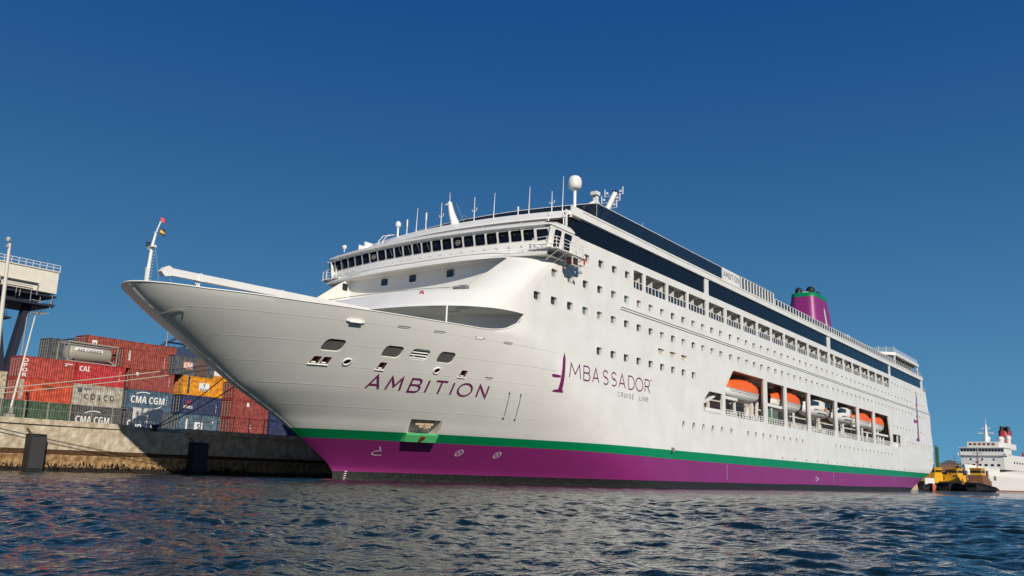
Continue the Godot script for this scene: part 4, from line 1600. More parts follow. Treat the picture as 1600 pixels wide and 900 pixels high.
	ml.tube([Vector3(37.9, 27.6, 0.75), Vector3(37.6, 30.0, -0.3)], 0.03, 5)
	ml.box(Vector3(38.0, 28.5, 0.6), Vector3(0.5, 0.06, 0.4))
	part(mast, "ladder", ml, mats["grey"])
	# big radome on the corner
	var rd := MB.new()
	rd.tube([Vector3(38.9, 27.4, 14.2), Vector3(38.9, 29.65, 14.2)], 0.17, 10)
	rd.lathe([Vector2(0, 0), Vector2(0.42, 0.02), Vector2(0.52, 0.1), Vector2(0.58, 0.35), Vector2(0.6, 0.7), Vector2(0.52, 1.0), Vector2(0.35, 1.17), Vector2(0.15, 1.25), Vector2(0, 1.26)], Transform3D(Basis.IDENTITY.scaled(Vector3.ONE * 1.18), Vector3(38.9, 29.6, 14.2)), 20)
	part(ship, "radome", rd, mats["white_steel"])
	# lamps by the bridge wing roof
	for a in [[35.7, 13.2], [36.9, 14.2]]:
		var m := MB.new()
		m.tube([Vector3(a[0], 25.0, a[1]), Vector3(a[0], 26.2, a[1])], 0.07, 8)
		m.box(Vector3(a[0], 26.3, a[1]), Vector3(0.24, 0.3, 0.24))
		part(ship, "search_lamp", m, mats["white_steel"])
	var bl := MB.new()
	bl.tube([Vector3(33.0, 25.0, -12.6), Vector3(33.0, 25.4, -12.6)], 0.06, 6)
	bl.lathe([Vector2(0, 0), Vector2(0.2, 0.02), Vector2(0.28, 0.2), Vector2(0.2, 0.4), Vector2(0, 0.45)], Transform3D(Basis.IDENTITY, Vector3(33.0, 25.35, -12.6)), 12)
	part(ship, "search_lamp", bl, mats["white_steel"])
	# deck ladder arch on the bridge roof
	var ar := MB.new()
	for zz in [-9.9, -9.2]:
		ar.tube([Vector3(35.6, 25.2, zz), Vector3(35.6, 26.5, zz), Vector3(36.3, 27.3, zz), Vector3(37.4, 27.6, zz)], 0.045, 6)
	part(ship, "ladder_arch", ar, mats["white_steel"])
	# mast with its yards and a lattice sensor behind the screen
	var m2 := MB.new()
	var mb0 := Vector3(48.3, 27.4, 11.0)
	m2.tube([mb0, mb0 + Vector3(4.6, 6.3, 0)], [0.36, 0.3], 10)
	var mast2 := part(ship, "signal_mast", m2, mats["white_steel"])
	for k in 3:
		var y := MB.new()
		var c := mb0 + Vector3(4.6, 6.3, 0) * (0.62 + 0.16 * k)
		y.tube([c + Vector3(0, 0, -1.2), c + Vector3(0, 0, 1.2)], 0.05, 6)
		for s in [-1, 1]:
			y.tube([c + Vector3(0, 0, 1.2 * s), c + Vector3(0, 0.9, 1.2 * s)], 0.06, 6)
			y.box(c + Vector3(0, 0.4, 0.9 * s), Vector3(0.22, 0.25, 0.2))
		part(mast2, "yard", y, mats["white_steel"])
	var tp2 := MB.new()
	tp2.box(mb0 + Vector3(4.6, 6.4, 0), Vector3(0.5, 0.35, 0.5))
	part(mast2, "top_lamp", tp2, mats["black"])
	var sn := MB.new()
	sn.box(Vector3(48.4, 29.4, 11.0), Vector3(0.7, 4.0, 0.7))
	sn.box(Vector3(48.5, 31.6, 11.0), Vector3(0.45, 1.2, 0.45))
	sn.box(Vector3(48.4, 32.35, 11.0), Vector3(0.8, 0.4, 0.8))
	sn.bar(Vector3(46.4, 30.2, 10.5), Vector3(48.2, 31.4, 11.0), 0.25, 0.25)
	part(ship, "weather_sensor", sn, mats["white_steel"])
	var wp := MB.new()
	wp.tube([Vector3(56.0, 27.4, 13.0), Vector3(56.0, 30.6, 13.0)], [0.05, 0.02], 6)
	part(ship, "whip_antenna", wp, mats["white_steel"])
	# funnel
	var fr := []
	for i in 12:
		var t := i / 11.0
		var x0 := lerpf(152.9, 155.9, t)
		var x1 := lerpf(168.8, 166.0, t)
		var hz := lerpf(4.4, 2.75, t)
		var ring := []
		for p in rrect((x0 + x1) / 2, 0, x1 - x0, hz * 2, hz * 0.62, 6): ring.append(Vector3(p.x, 27.4 + 14.0 * t, p.y))
		fr.append(ring)
	var fu := MB.new()
	fu.skin(fr, true, -1.0)
	var fun := part(ship, "funnel", fu, mats["purple"])
	var gb := MB.new()
	var fr2 := []
	for e in [[41.0, 0.03], [41.9, 0.03], [41.9, -0.4]]:
		var t: float = (e[0] - 27.4) / 14.0
		var x0: float = lerpf(152.9, 155.9, t) - e[1]
		var x1: float = lerpf(168.8, 166.0, t) + e[1]
		var hz: float = lerpf(4.4, 2.75, t) + e[1]
		var ring := []
		for p in rrect((x0 + x1) / 2, 0, x1 - x0, hz * 2, hz * 0.62, 6): ring.append(Vector3(p.x, e[0], p.y))
		fr2.append(ring)
	gb.skin(fr2, true, -1.0)
	gb.fan(fr2[2], Vector3.UP)
	part(fun, "green_rim", gb, mats["green"])
	for a in [[157.4, -1.2, 0.75, 1.5], [160.0, 0.6, 0.95, 2.0], [163.0, 1.2, 0.55, 1.6], [158.8, 1.3, 0.5, 1.0], [161.2, -1.2, 0.5, 1.3]]:
		var m := MB.new()
		m.tube([Vector3(a[0], 41.2, a[1]), Vector3(a[0], 41.4 + a[3] * 0.8, a[1]), Vector3(a[0] + 0.3, 41.6 + a[3] * 0.8, a[1])], a[2], 12)
		part(fun, "exhaust_pipe", m, mats["black"])
	var pv := MB.new()
	pv.box(Vector3(158.0, 41.9, 0.2), Vector3(0.9, 1.0, 1.2))
	part(fun, "vent_box", pv, mats["cream"])
	var lg := MB.new()
	var on_funnel := func(p: Vector2): return Vector3(p.x, p.y, lerpf(4.4, 2.75, (p.y - 27.4) / 14.0) + 0.04)
	var poly := PackedVector2Array([Vector2(161.2, 39.2), Vector2(160.9, 38.4), Vector2(160.75, 33.0), Vector2(161.9, 33.0), Vector2(161.6, 38.4)])
	var tt := Geometry2D.triangulate_polygon(poly)
	for i in range(0, tt.size(), 3): lg.tri(on_funnel.call(poly[tt[i]]), on_funnel.call(poly[tt[i + 1]]), on_funnel.call(poly[tt[i + 2]]), Vector3(0, 0.1, 1), Vector3(0, 0.1, 1), Vector3(0, 0.1, 1))
	lg.quad(on_funnel.call(Vector2(158.6, 34.7)), on_funnel.call(Vector2(160.75, 34.5)), on_funnel.call(Vector2(160.75, 35.2)), on_funnel.call(Vector2(158.9, 35.3)))
	part(fun, "emblem", lg, mats["white_steel"])
	# humps and houses behind the funnel
	var dm := MB.new()
	dm.lathe([Vector2(2.2, -5.5), Vector2(2.2, 0), Vector2(2.0, 0.8), Vector2(1.4, 1.4), Vector2(0.7, 1.7), Vector2(0, 1.8)], Transform3D(Basis.IDENTITY, Vector3(171.5, 32.9, 4.0)), 18)
	part(ship, "radome", dm, mats["white_steel"])
	var h2 := MB.new()
	h2.span(Vector3(181.0, 27.4, -6), Vector3(192.0, 34.4, 4.4))
	h2.span(Vector3(179.6, 34.0, -6.5), Vector3(192.4, 34.5, 4.8))
	part(ship, "deck_house", h2, white)
	# aft house under its slab roof
	var sl := MB.new()
	sl.prism(PackedVector2Array([Vector2(170.5, -6), Vector2(170.5, 10.0), Vector2(174.6, 14.5), Vector2(198.2, 14.5), Vector2(198.2, -14.4), Vector2(174.6, -14.4)]), Transform3D(Basis(Vector3(1, 0, 0), Vector3(0, 0, 1), Vector3(0, 1, 0)), Vector3(0, 29.75, 0)), 0.62)
	part(ship, "slab_roof", sl, white)
	var wl := MB.new()
	wl.span(Vector3(174.8, 27.4, -12.6), Vector3(197.4, 29.8, 12.9))
	part(ship, "aft_house", wl, mats["cream"])
	for i in 9:
		var m := MB.new()
		m.prism(PackedVector2Array([Vector2(-1.1, 0.0), Vector2(0, -0.75), Vector2(1.1, 0.0)]), Transform3D(Basis.IDENTITY, Vector3(176.6 + 2.4 * i, 29.75, 13.6)), 0.08)
		part(ship, "awning_brace", m, mats["recess_dark"])
	var cp := MB.new()
	cp.box(Vector3(174.2, 28.6, 14.3), Vector3(0.3, 2.3, 0.3))
	cp.box(Vector3(197.8, 28.6, 14.2), Vector3(0.25, 2.3, 0.25))
	part(ship, "corner_post", cp, mats["white_steel"])
	for y in [27.95, 28.3, 28.65]:
		var m := MB.new()
		m.box(Vector3(187.5, y, 14.3), Vector3(27, 0.06, 0.06))
		part(ship, "deck_rail", m, mats["steel"])
	for i in 14:
		var m := MB.new()
		m.box(Vector3(174.6 + 2.0 * i, 28.1, 14.3), Vector3(0.08, 1.1, 0.08))
		part(ship, "rail_post", m, mats["steel"])
	for i in 8:
		var m := MB.new()
		var t0 := i / 8.0
		var a := Vector3(174.4, 31.0, 14.2).lerp(Vector3(170.3, 31.0, 2.0), t0)
		m.box(a, Vector3(0.1, 1.5, 0.1))
		part(ship, "screen_post", m, mats["white_steel"])
	var gs := MB.new()
	gs.quad(Vector3(170.3, 30.4, 2.0), Vector3(174.4, 30.4, 14.2), Vector3(174.4, 31.6, 14.2), Vector3(170.3, 31.6, 2.0))
	part(ship, "glass_screen", gs, mats["glass_clear"])
	for i in 17:
		var m := MB.new()
		m.box(Vector3(174.6 + 1.45 * i, 30.85, 14.2), Vector3(0.07, 1.0, 0.07))
		part(ship, "rail_post", m, mats["white_steel"])
	var ur := MB.new()
	for y in [30.7, 31.0, 31.32]: ur.box(Vector3(186.2, y, 14.2), Vector3(23.4, 0.05, 0.05))
	part(ship, "deck_rail", ur, mats["white_steel"])
	# open deck at the stern
	var sd := MB.new()
	sd.span(Vector3(184, 24.05, -14.2), Vector3(206.6, 24.2, 14.2))
	part(ship, "stern_deck", sd, mats["deck"])
	for i in 5:
		var m := MB.new()
		m.box(Vector3(202.4 + 1.2 * i, 24.75, 13.9), Vector3(0.08, 1.2, 0.08))
		part(ship, "rail_post", m, mats["steel"])
	var s3 := MB.new()
	for y in [24.6, 25.0, 25.35]: s3.box(Vector3(204.5, y, 13.9), Vector3(5.6, 0.06, 0.06))
	part(ship, "deck_rail", s3, mats["steel"])

func build_marks(ship: Node3D) -> void:
	# ship's name on the bow
	for c in [["A", 18.47, 1.0], ["M", 20.03, 1.16], ["B", 21.88, 0.9], ["I", 23.37, 0.0], ["T", 23.98, 1.06], ["I", 25.64, 0.0], ["O", 26.2, 1.3], ["N", 28.15, 0.9]]:
		letter(ship, "name_letter", c[0], c[1], 7.69, c[2], 1.01, -0.28, 0.162, port, mats["letter"])
	# line's name on the side
	for c in [["M", 38.2, 2.05], ["B", 40.82, 1.2], ["A", 42.55, 1.25], ["S", 44.6, 1.1], ["S", 46.35, 1.1], ["A", 47.95, 1.4], ["D", 50.1, 1.3], ["O", 51.7, 1.7], ["R", 53.9, 1.15]]:
		letter(ship, "line_letter", c[0], c[1], 10.4, c[2], 1.4, 0.0, 0.15, port, mats["letter"])
	var cx := 47.75
	for c in ["C", "R", "U", "I", "S", "E", " ", "L", "I", "N", "E"]:
		var w := 0.0 if c == "I" else 0.4
		if c != " ": letter(ship, "line_letter", c, cx, 9.4, w, 0.46, 0.0, 0.07, port, mats["letter_grey"])
		cx += w + 0.31 + (0.25 if c == " " else 0.0)
	letter(ship, "line_letter", "T", 55.1, 11.75, 0.17, 0.16, 0.0, 0.04, port, mats["letter"])
	letter(ship, "line_letter", "M", 55.34, 11.75, 0.22, 0.16, 0.0, 0.04, port, mats["letter"])
	# the tall initial, forward and aft
	var pen := [Vector2(37.22, 12.7), Vector2(36.95, 12.1), Vector2(36.76, 9.12), Vector2(36.15, 9.02), Vector2(36.0, 8.84), Vector2(37.55, 8.84), Vector2(37.5, 9.04), Vector2(37.36, 9.12), Vector2(37.42, 12.1)]
	var guard := [Vector2(35.36, 10.36), Vector2(35.6, 10.16), Vector2(36.76, 10.22), Vector2(36.78, 10.42), Vector2(35.62, 10.46)]
	for s in [[Vector2.ZERO, 1.0, 1.0, Vector2.ZERO], [Vector2(36.0, 8.84), 2.45, 3.1, Vector2(190.6, 11.55)]]:
		var mb := MB.new()
		for poly in [pen, guard]:
			var q := PackedVector2Array()
			for p in poly:
				var r: Vector2 = p - s[0]
				q.append(Vector2(r.x * s[1], r.y * s[2]) + s[3])
			decal(mb, q, port, 0.015)
		part(ship, "emblem", mb, mats["letter"] if s[1] == 1.0 else mats["purple"])
	# bulb, thruster and draught marks
	var mk := MB.new()
	stroke(mk, [Vector2(23.6, 3.12), Vector2(24.02, 2.74), Vector2(23.62, 2.72), Vector2(23.5, 2.6), Vector2(23.58, 2.44), Vector2(23.85, 2.36), Vector2(24.37, 2.38)], 0.07, port, 0.02)
	part(ship, "bulb_mark", mk, mats["mark"])
	for c in [Vector2(30.68, 2.84), Vector2(34.39, 2.80)]:
		var m := MB.new()
		var ring := []
		for k in 25:
			var a := TAU * k / 24
			ring.append(c + Vector2(0.31 * cos(a), 0.27 * sin(a)))
		stroke(m, ring, 0.07, port, 0.015, true)
		stroke(m, [c + Vector2(-0.2, -0.18), c + Vector2(0.2, 0.18)], 0.06, port, 0.02)
		stroke(m, [c + Vector2(-0.2, 0.18), c + Vector2(0.2, -0.18)], 0.06, port, 0.024)
		part(ship, "thruster_mark", m, mats["mark"])
	for a in [[22.72, 0.05, 1.0, 5], [76.8, 1.3, 3.2, 9], [123.7, 1.25, 3.1, 9], [167.0, 1.3, 3.0, 9]]:
		for k in a[3]:
			var m := MB.new()
			var y: float = lerpf(a[1], a[2], float(k) / a[3])
			stroke(m, [Vector2(a[0] - 0.09, y + 0.05), Vector2(a[0] + 0.09, y + 0.05)], 0.09, port, 0.02)
			part(ship, "draught_mark", m, mats["mark"])
	var tg := MB.new()
	stroke(tg, [Vector2(113.7, 1.5), Vector2(115.3, 1.85), Vector2(113.7, 2.2), Vector2(113.7, 1.5)], 0.12, port, 0.02)
	part(ship, "tug_mark", tg, mats["mark"])
	# rubbing strakes and the double belt along the side
	for a in [[100.4, 127.0, 0.98], [152.0, 181.0, 0.98]]:
		var m := MB.new()
		m.span(Vector3(a[0], a[2] - 0.05, 14.3), Vector3(a[1], a[2] + 0.05, 14.5))
		part(ship, "rubbing_strake", m, mats["purple"])
	var belt := MB.new()
	belt.span(Vector3(48.3, 18.78, 14.38), Vector3(208.5, 18.86, 14.5))
	belt.span(Vector3(48.3, 19.05, 14.38), Vector3(208.5, 19.13, 14.5))
	belt.span(Vector3(48.15, 18.78, 14.38), Vector3(48.3, 19.13, 14.5))
	part(ship, "side_belt", belt, white_grey())
	var sc := MB.new()
	sc.tube([Vector3(60.5, 4.6, 14.42), Vector3(60.6, 4.5, 14.7), Vector3(60.2, 4.1, 14.75)], 0.12, 8)
	part(ship, "overboard_scupper", sc, mats["grey"])
	for k in 16:
		var m := MB.new()
		m.box(Vector3(98.0 + 5.6 * k, 4.7, 14.44), Vector3(0.16, 0.28, 0.1))
		part(ship, "scupper", m, mats["grey"])

func white_grey() -> Material: return mat("belt_grey", 0.55, 0.54, 0.51, 0.5)

# ---------------------------------------------------------------- boats in the davits
func boat_rings(len_: float, half: float, fn: Callable, steps := 18, k := 13) -> Array:
	var rings := []
	for i in steps + 1:
		var t := float(i) / steps
		var w := half * pow(maxf(sin(PI * clampf(t, 0.004, 0.996)), 0.0), 0.42)
		var row := []
		for j in k:
			var a := PI * j / (k - 1)
			row.append(fn.call(t, (t - 0.5) * len_, w, a))
		rings.append(row)
	return rings

func lifeboat(x0: float, x1: float, y: float, z: float, label: String) -> void:
	var o := thing("lifeboat", label, "lifeboat", Vector3((x0 + x1) / 2, y, z), 0.0, "lifeboats hanging in the promenade bays")
	var L := x1 - x0
	var h := MB.new()
	h.skin(boat_rings(L, 1.62, func(t, x, w, a): return Vector3(x, 1.4 + 0.35 * pow(absf(2 * t - 1), 2.5) - (1.4 - 0.55 * pow(absf(2 * t - 1), 3.0)) * pow(sin(a), 0.75), w * cos(a) * (1.0 - 0.1 * sin(a)))), false, 1.0)
	part(o, "hull", h, mats["white_steel"])
	var c := MB.new()
	c.skin(boat_rings(L * 0.97, 1.58, func(t, x, w, a): return Vector3(x, 1.42 + 0.35 * pow(absf(2 * t - 1), 2.5) + 1.85 * pow(maxf(sin(a), 0.0), 0.6) * pow(maxf(sin(PI * clampf(t, 0.02, 0.98)), 0.0), 0.45), w * signf(cos(a)) * pow(absf(cos(a)), 0.8))), false, -1.0)
	part(o, "canopy", c, mats["orange"])
	for i in range(1, 6):
		var r := MB.new()
		var t := i / 6.0
		var w := 1.6 * pow(sin(PI * t), 0.42)
		var pts := []
		for j in 13:
			var a := PI * j / 12
			pts.append(Vector3((t - 0.5) * L * 0.97, 1.44 + 0.35 * pow(absf(2 * t - 1), 2.5) + 1.86 * pow(maxf(sin(a), 0.0), 0.6) * pow(sin(PI * t), 0.45), w * signf(cos(a)) * pow(absf(cos(a)), 0.8)))
		r.tube(pts, 0.035, 5, false)
		part(o, "canopy_seam", r, mats["orange"])
	var g := MB.new()
	var gp := []
	for i in 19:
		var t := i / 18.0
		gp.append(Vector3((t - 0.5) * L, 1.4 + 0.35 * pow(absf(2 * t - 1), 2.5), 1.63 * pow(maxf(sin(PI * clampf(t, 0.004, 0.996)), 0.0), 0.42)))
	g.tube(gp, 0.06, 6, false)
	part(o, "gunwale", g, mats["steel"])
	var gl := MB.new()
	var lp := []
	for i in 49:
		var t := 0.08 + 0.84 * i / 48.0
		lp.append(Vector3((t - 0.5) * L, 1.22 + 0.35 * pow(absf(2 * t - 1), 2.5) - 0.16 * absf(sin(PI * i / 6.0)), 1.64 * pow(sin(PI * t), 0.42)))
	gl.tube(lp, 0.022, 4, false)
	part(o, "grab_line", gl, mats["rope_dark"])
	for s in [-0.36, 0.36]:
		var k := MB.new()
		k.tube([Vector3(L * s, 1.5, 0), Vector3(L * s, 3.4, 0)], 0.06, 6)
		k.box(Vector3(L * s, 2.7, 0), Vector3(0.5, 0.35, 0.35))
		part(o, "lifting_hook", k, mats["steel"])

func tender(x0: float, x1: float, y: float, z: float, label: String) -> void:
	var o := thing("tender_boat", label, "boat", Vector3((x0 + x1) / 2, y, z), 0.0, "tenders hanging in the promenade bays")
	var L := x1 - x0
	var h := MB.new()
	h.skin(boat_rings(L, 1.7, func(t, x, w, a): return Vector3(x, 1.55 + 0.2 * pow(absf(2 * t - 1), 2.5) - (1.6 - 0.6 * pow(absf(2 * t - 1), 3.0)) * pow(sin(a), 0.7), w * cos(a))), false, 1.0)
	part(o, "hull", h, mats["white_steel"])
	var c := MB.new()
	c.skin(boat_rings(L * 0.86, 1.5, func(t, x, w, a): return Vector3(x, 1.55 + 1.55 * pow(maxf(sin(a), 0.0), 0.35) * pow(maxf(sin(PI * clampf(t, 0.03, 0.97)), 0.0), 0.3), w * signf(cos(a)) * pow(absf(cos(a)), 0.55))), false, -1.0)
	part(o, "cabin", c, mats["white_steel"])
	for w in [[-0.26, 4.2], [0.19, 2.0], [0.34, 1.2]]:
		var m := MB.new()
		m.box(Vector3(L * w[0], 2.3, 1.44), Vector3(w[1], 0.62, 0.1))
		part(o, "cabin_window", m, mats["glass_bridge"])
	for s in [[0.03, 2.98, 1.0], [0.03, 1.5, 1.72]]:
		var m := MB.new()
		m.box(Vector3(L * s[0] + (0.6 if s[1] < 2 else 0.0), s[1], s[2]), Vector3(1.2, 0.34, 0.14))
		part(o, "orange_panel", m, mats["orange"])
	for i in 3:
		var m := MB.new()
		m.box(Vector3(L * 0.03 + 0.5 * i, 2.3, 1.5), Vector3(0.12, 0.9, 0.06))
		part(o, "door_rail", m, mats["white_steel"])
	for st in [[0.95, 0.9], [0.45, 0.6]]:
		var m := MB.new()
		m.box(Vector3(L * 0.06, st[0] + 0.3, 1.62), Vector3(L * st[1] * 0.8, 0.07, 0.12))
		part(o, "rubbing_strake", m, mats["grey"])
	for s in [-0.38, 0.38]:
		var k := MB.new()
		k.tube([Vector3(L * s, 1.6, 0), Vector3(L * s, 3.6, 0)], 0.06, 6)
		part(o, "lifting_hook", k, mats["steel"])

func flag(label: String, at: Vector3, w: float, h: float, cols: Array) -> void:
	var o := thing("flag", label, "flag", at)
	var n := cols.size()
	for b in n:
		var m := MB.new()
		for k in 8:
			var x0 := w * k / 8.0
			var x1 := w * (k + 1) / 8.0
			var y0 := h * b / n
			var y1 := h * (b + 1) / n
			for s in [1.0, -1.0]:
				var f := func(x: float, y: float): return Vector3(x * 0.8, y - 0.35 * x, 0.09 * sin(x * 9.0 + y * 2.0) * x / w + x * 0.45 + 0.004 * s)
				m.quad(f.call(x0, y0), f.call(x1, y0 + (y0 - h / 2) * -0.1), f.call(x1, y1 + (y1 - h / 2) * -0.1), f.call(x0, y1))
		part(o, "cloth", m, cols[b])

# ---------------------------------------------------------------- quay
const ORD := ["first", "second", "third", "fourth", "fifth", "sixth", "seventh", "eighth", "ninth", "tenth", "eleventh", "twelfth", "thirteenth", "fourteenth", "fifteenth", "sixteenth"]

func build_quay() -> void:
	var conc := mat("concrete", 0.62, 0.55, 0.44, 0.9)
	textured(conc, noise_tex("concrete_noise", 21, 0.02, Color(0.80, 0.76, 0.70), Color(1, 1, 1), 6, 512, 1.4), 0.09)
	bumpy(conc, normal_tex("rough", 8, 0.06, 6.0, 5), 0.25)
	var stone := mat("quay_stone", 0.52, 0.36, 0.20, 0.95)
	textured(stone, noise_tex("stone_noise", 33, 0.025, Color(0.62, 0.53, 0.43), Color(1, 1, 1), 6, 512, 1.3), 0.12)
	bumpy(stone, tex["rough"], 0.35)
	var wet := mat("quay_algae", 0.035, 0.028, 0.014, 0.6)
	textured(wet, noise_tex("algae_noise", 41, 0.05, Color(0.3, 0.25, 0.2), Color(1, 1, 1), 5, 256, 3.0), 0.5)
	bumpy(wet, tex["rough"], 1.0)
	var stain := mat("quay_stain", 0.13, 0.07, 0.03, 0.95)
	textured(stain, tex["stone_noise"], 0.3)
	var q := MB.new()
	q.span(Vector3(-120, -2, -18.6), Vector3(420, 3.95, -17.7))
	var wall := ground("quay_wall", q, conc)
	# face panels of concrete, in bays with open joints
	rng.seed = 5
	var x := -30.0
	while x < 60.0:
		var w := rng.randf_range(3.2, 5.2)
		var m := MB.new()
		m.span(Vector3(x + 0.02, 1.92, -17.75), Vector3(x + w - 0.03, 3.96, -17.5 + rng.randf_range(-0.02, 0.02)))
		part(wall, "face_panel", m, conc)
		x += w
	# brown seeping ledge under the panels and the two courses of blocks below it
	x = -30.0
	while x < 60.0:
		var w := rng.randf_range(1.7, 2.6)
		var m := MB.new()
		m.span(Vector3(x + 0.03, 0.42, -17.75), Vector3(x + w - 0.03, 1.5 + rng.randf_range(-0.05, 0.05), -17.44 + rng.randf_range(-0.03, 0.03)))
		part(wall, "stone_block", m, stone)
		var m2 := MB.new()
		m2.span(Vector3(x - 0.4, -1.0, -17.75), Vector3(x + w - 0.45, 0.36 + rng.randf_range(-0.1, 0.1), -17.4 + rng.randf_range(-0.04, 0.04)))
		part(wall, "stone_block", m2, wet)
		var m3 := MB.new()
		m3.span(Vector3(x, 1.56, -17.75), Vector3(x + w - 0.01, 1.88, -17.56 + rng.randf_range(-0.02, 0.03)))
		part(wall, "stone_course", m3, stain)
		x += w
	# weed and stains hanging over the blocks: ragged growth with its own thickness
	var weed := MB.new()
	for i in 1000:
		var px := rng.randf_range(-14, 26)
		var py := 0.30 + 0.45 * pow(rng.randf(), 2.0) + 0.12 * sin(px * 1.7)
		weed.box(Vector3(px, py, -17.40), Vector3(rng.randf_range(0.03, 0.12), rng.randf_range(0.05, 0.3), 0.03))
	var wd := part(wall, "weed_growth", weed, wet)
	wd.set_meta("kind", "stuff")
	# coping stones, with a gap where the mooring recess is
	x = -30.0
	while x < 90.0:
		var w := 4.9
		if x > 12.4 and x < 18.3:
			x = 18.4
			continue
		var e := minf(x + w, 12.9) if x < 12.9 else x + w
		var m := MB.new()
		m.span(Vector3(x, 3.97, -19.2), Vector3(e - 0.02, 4.42, -17.32))
		part(wall, "coping_stone", m, conc)
		x = e
	var ap := MB.new()
	ap.span(Vector3(-200, 3.5, -37), Vector3(500, 4.0, -19.2))
	ap.span(Vector3(-200, 3.6, -37), Vector3(500, 4.4, -19.6))
	ground("quay_apron", ap, conc)
	var yd := MB.new()
	yd.span(Vector3(-400, 3.0, -420), Vector3(600, 4.79, -37))
	ground("yard_ground", yd, mat("asphalt", 0.09, 0.085, 0.08, 0.9))
	# faint letters painted on the wall in the shade
	var t := text_mesh("CARVIN", 0.5)
	var tp := part(wall, "painted_word", t, mat("faded_paint", 0.42, 0.40, 0.36, 0.9), Vector3(24.3, 2.6, -17.46))
	tp.scale = Vector3(1, 1, 0.3)
	# fenders
	for f in [[3.2, 4.55, "black rubber fender on the sunlit part of the quay wall"], [18.9, 20.6, "black rubber fender in the shade of the bow on the quay wall"]]:
		var o := thing("quay_fender", f[2], "fender", Vector3(f[0], 0, -17.4), 0.0, "fenders on the quay wall")
		var w: float = f[1] - f[0]
		var m := MB.new()
		m.prism(PackedVector2Array([Vector2(0, 0.1), Vector2(0.85, 0.1), Vector2(0.88, 3.0), Vector2(0.68, 3.15), Vector2(0, 3.15)]), Transform3D(Basis(Vector3(0, 0, 1), Vector3(0, 1, 0), Vector3(-1, 0, 0)), Vector3(w, 0, 0)), w)
		part(o, "block", m, textured(mat("rubber", 0.022, 0.022, 0.025, 0.8), tex["worn"], 0.7))
		var pl := MB.new()
		pl.span(Vector3(0.06, 0.3, 0.88), Vector3(w - 0.06, 2.9, 0.93))
		part(o, "face_plate", pl, textured(mat("fender_plate", 0.05, 0.052, 0.06, 0.7), tex["worn"], 0.9))
		var ch := MB.new()
		ch.tube([Vector3(0.2, 3.2, 0.5), Vector3(0.0, 3.6, 0.0)], 0.05, 6)
		part(o, "chain", ch, mats["rust"])
	# bollards
	for b in [[16.0, "squat black bollard at the gap in the quay coping"], [-9.2, "squat black bollard at the far left end of the quay"]]:
		var o := thing("bollard", b[1], "bollard", Vector3(b[0], 4.0 if b[0] > 0 else 4.42, -18.3 if b[0] < 0 else -18.9), 0.0, "bollards on the quay")
		var m := MB.new()
		m.lathe([Vector2(0, 0), Vector2(0.4, 0), Vector2(0.4, 0.06), Vector2(0.26, 0.12), Vector2(0.24, 0.42), Vector2(0.36, 0.5), Vector2(0.38, 0.6), Vector2(0.28, 0.68), Vector2(0, 0.7)], Transform3D.IDENTITY, 16)
		part(o, "post", m, mats["black"])
	# fence posts with wires
	for i in 14:
		var px := 1.1 + 1.97 * i
		if i > 6: px += 1.6
		if px > 13.2 and px < 18.9: continue
		var o := thing("fence_post", "slim grey post of the quay fence left of the barriers, %s from the left" % ORD[i] if i < 7 else "slim grey post of the quay fence beside the bow, %s from the left" % ORD[i - 9], "post", Vector3(px, 4.42, -18.0), 0.0, "fence posts on the quay edge")
		var m := MB.new()
		m.box(Vector3(0, 0.78, 0), Vector3(0.07, 1.56, 0.07))
		m.box(Vector3(0, 0.03, 0), Vector3(0.2, 0.06, 0.2))
		part(o, "post", m, mats["galvanised"])
	for s in [[-0.9, 12.95, "thin wires of the quay fence left of the white barriers"], [18.8, 30.2, "thin wires of the quay fence beside the bow"]]:
		var o := thing("fence_wire", s[2], "wire", Vector3(s[0], 4.42, -18.0), 0.0, "fence wires")
		for y in [1.5, 0.8]:
			var m := MB.new()
			m.tube([Vector3(0, y, 0), Vector3(s[1] - s[0], y, 0)], 0.018, 4)
			part(o, "wire", m, mats["galvanised"])
	# white crowd barriers
	for i in 2:
		var bx: float = [14.05, 15.72][i]
		var o := thing("crowd_barrier", ["left of the two white barred barriers on the quay", "right of the two white barred barriers on the quay"][i], "barrier", Vector3(bx, 4.4, -19.9), 0.0, "white barriers on the quay")
		for k in 13:
			var m := MB.new()
			m.box(Vector3(0.08 + 0.118 * k, 1.05, 0), Vector3(0.07, 1.5, 0.05))
			part(o, "bar", m, mats["white_steel"])
		for y in [0.32, 1.8]:
			var m := MB.new()
			m.box(Vector3(0.79, y, 0), Vector3(1.55, 0.07, 0.05))
			part(o, "rail", m, mats["white_steel"])
		for k in 2:
			var m := MB.new()
			m.box(Vector3(0.2 + 1.2 * k, 0.15, 0), Vector3(0.06, 0.3, 0.6))
			part(o, "foot", m, mats["white_steel"])

func rope(label: String, a: Vector3, b: Vector3, sag: float, r: float, material: Material) -> void:
	var o := thing("mooring_rope", label, "rope", a, 0.0, "mooring ropes")
	var pts := []
	for i in 25:
		var t := i / 24.0
		pts.append((b - a) * t + Vector3(0, -sag * 4 * t * (1 - t), 0))
	var m := MB.new()
	m.tube(pts, r, 6)
	part(o, "strand", m, material)

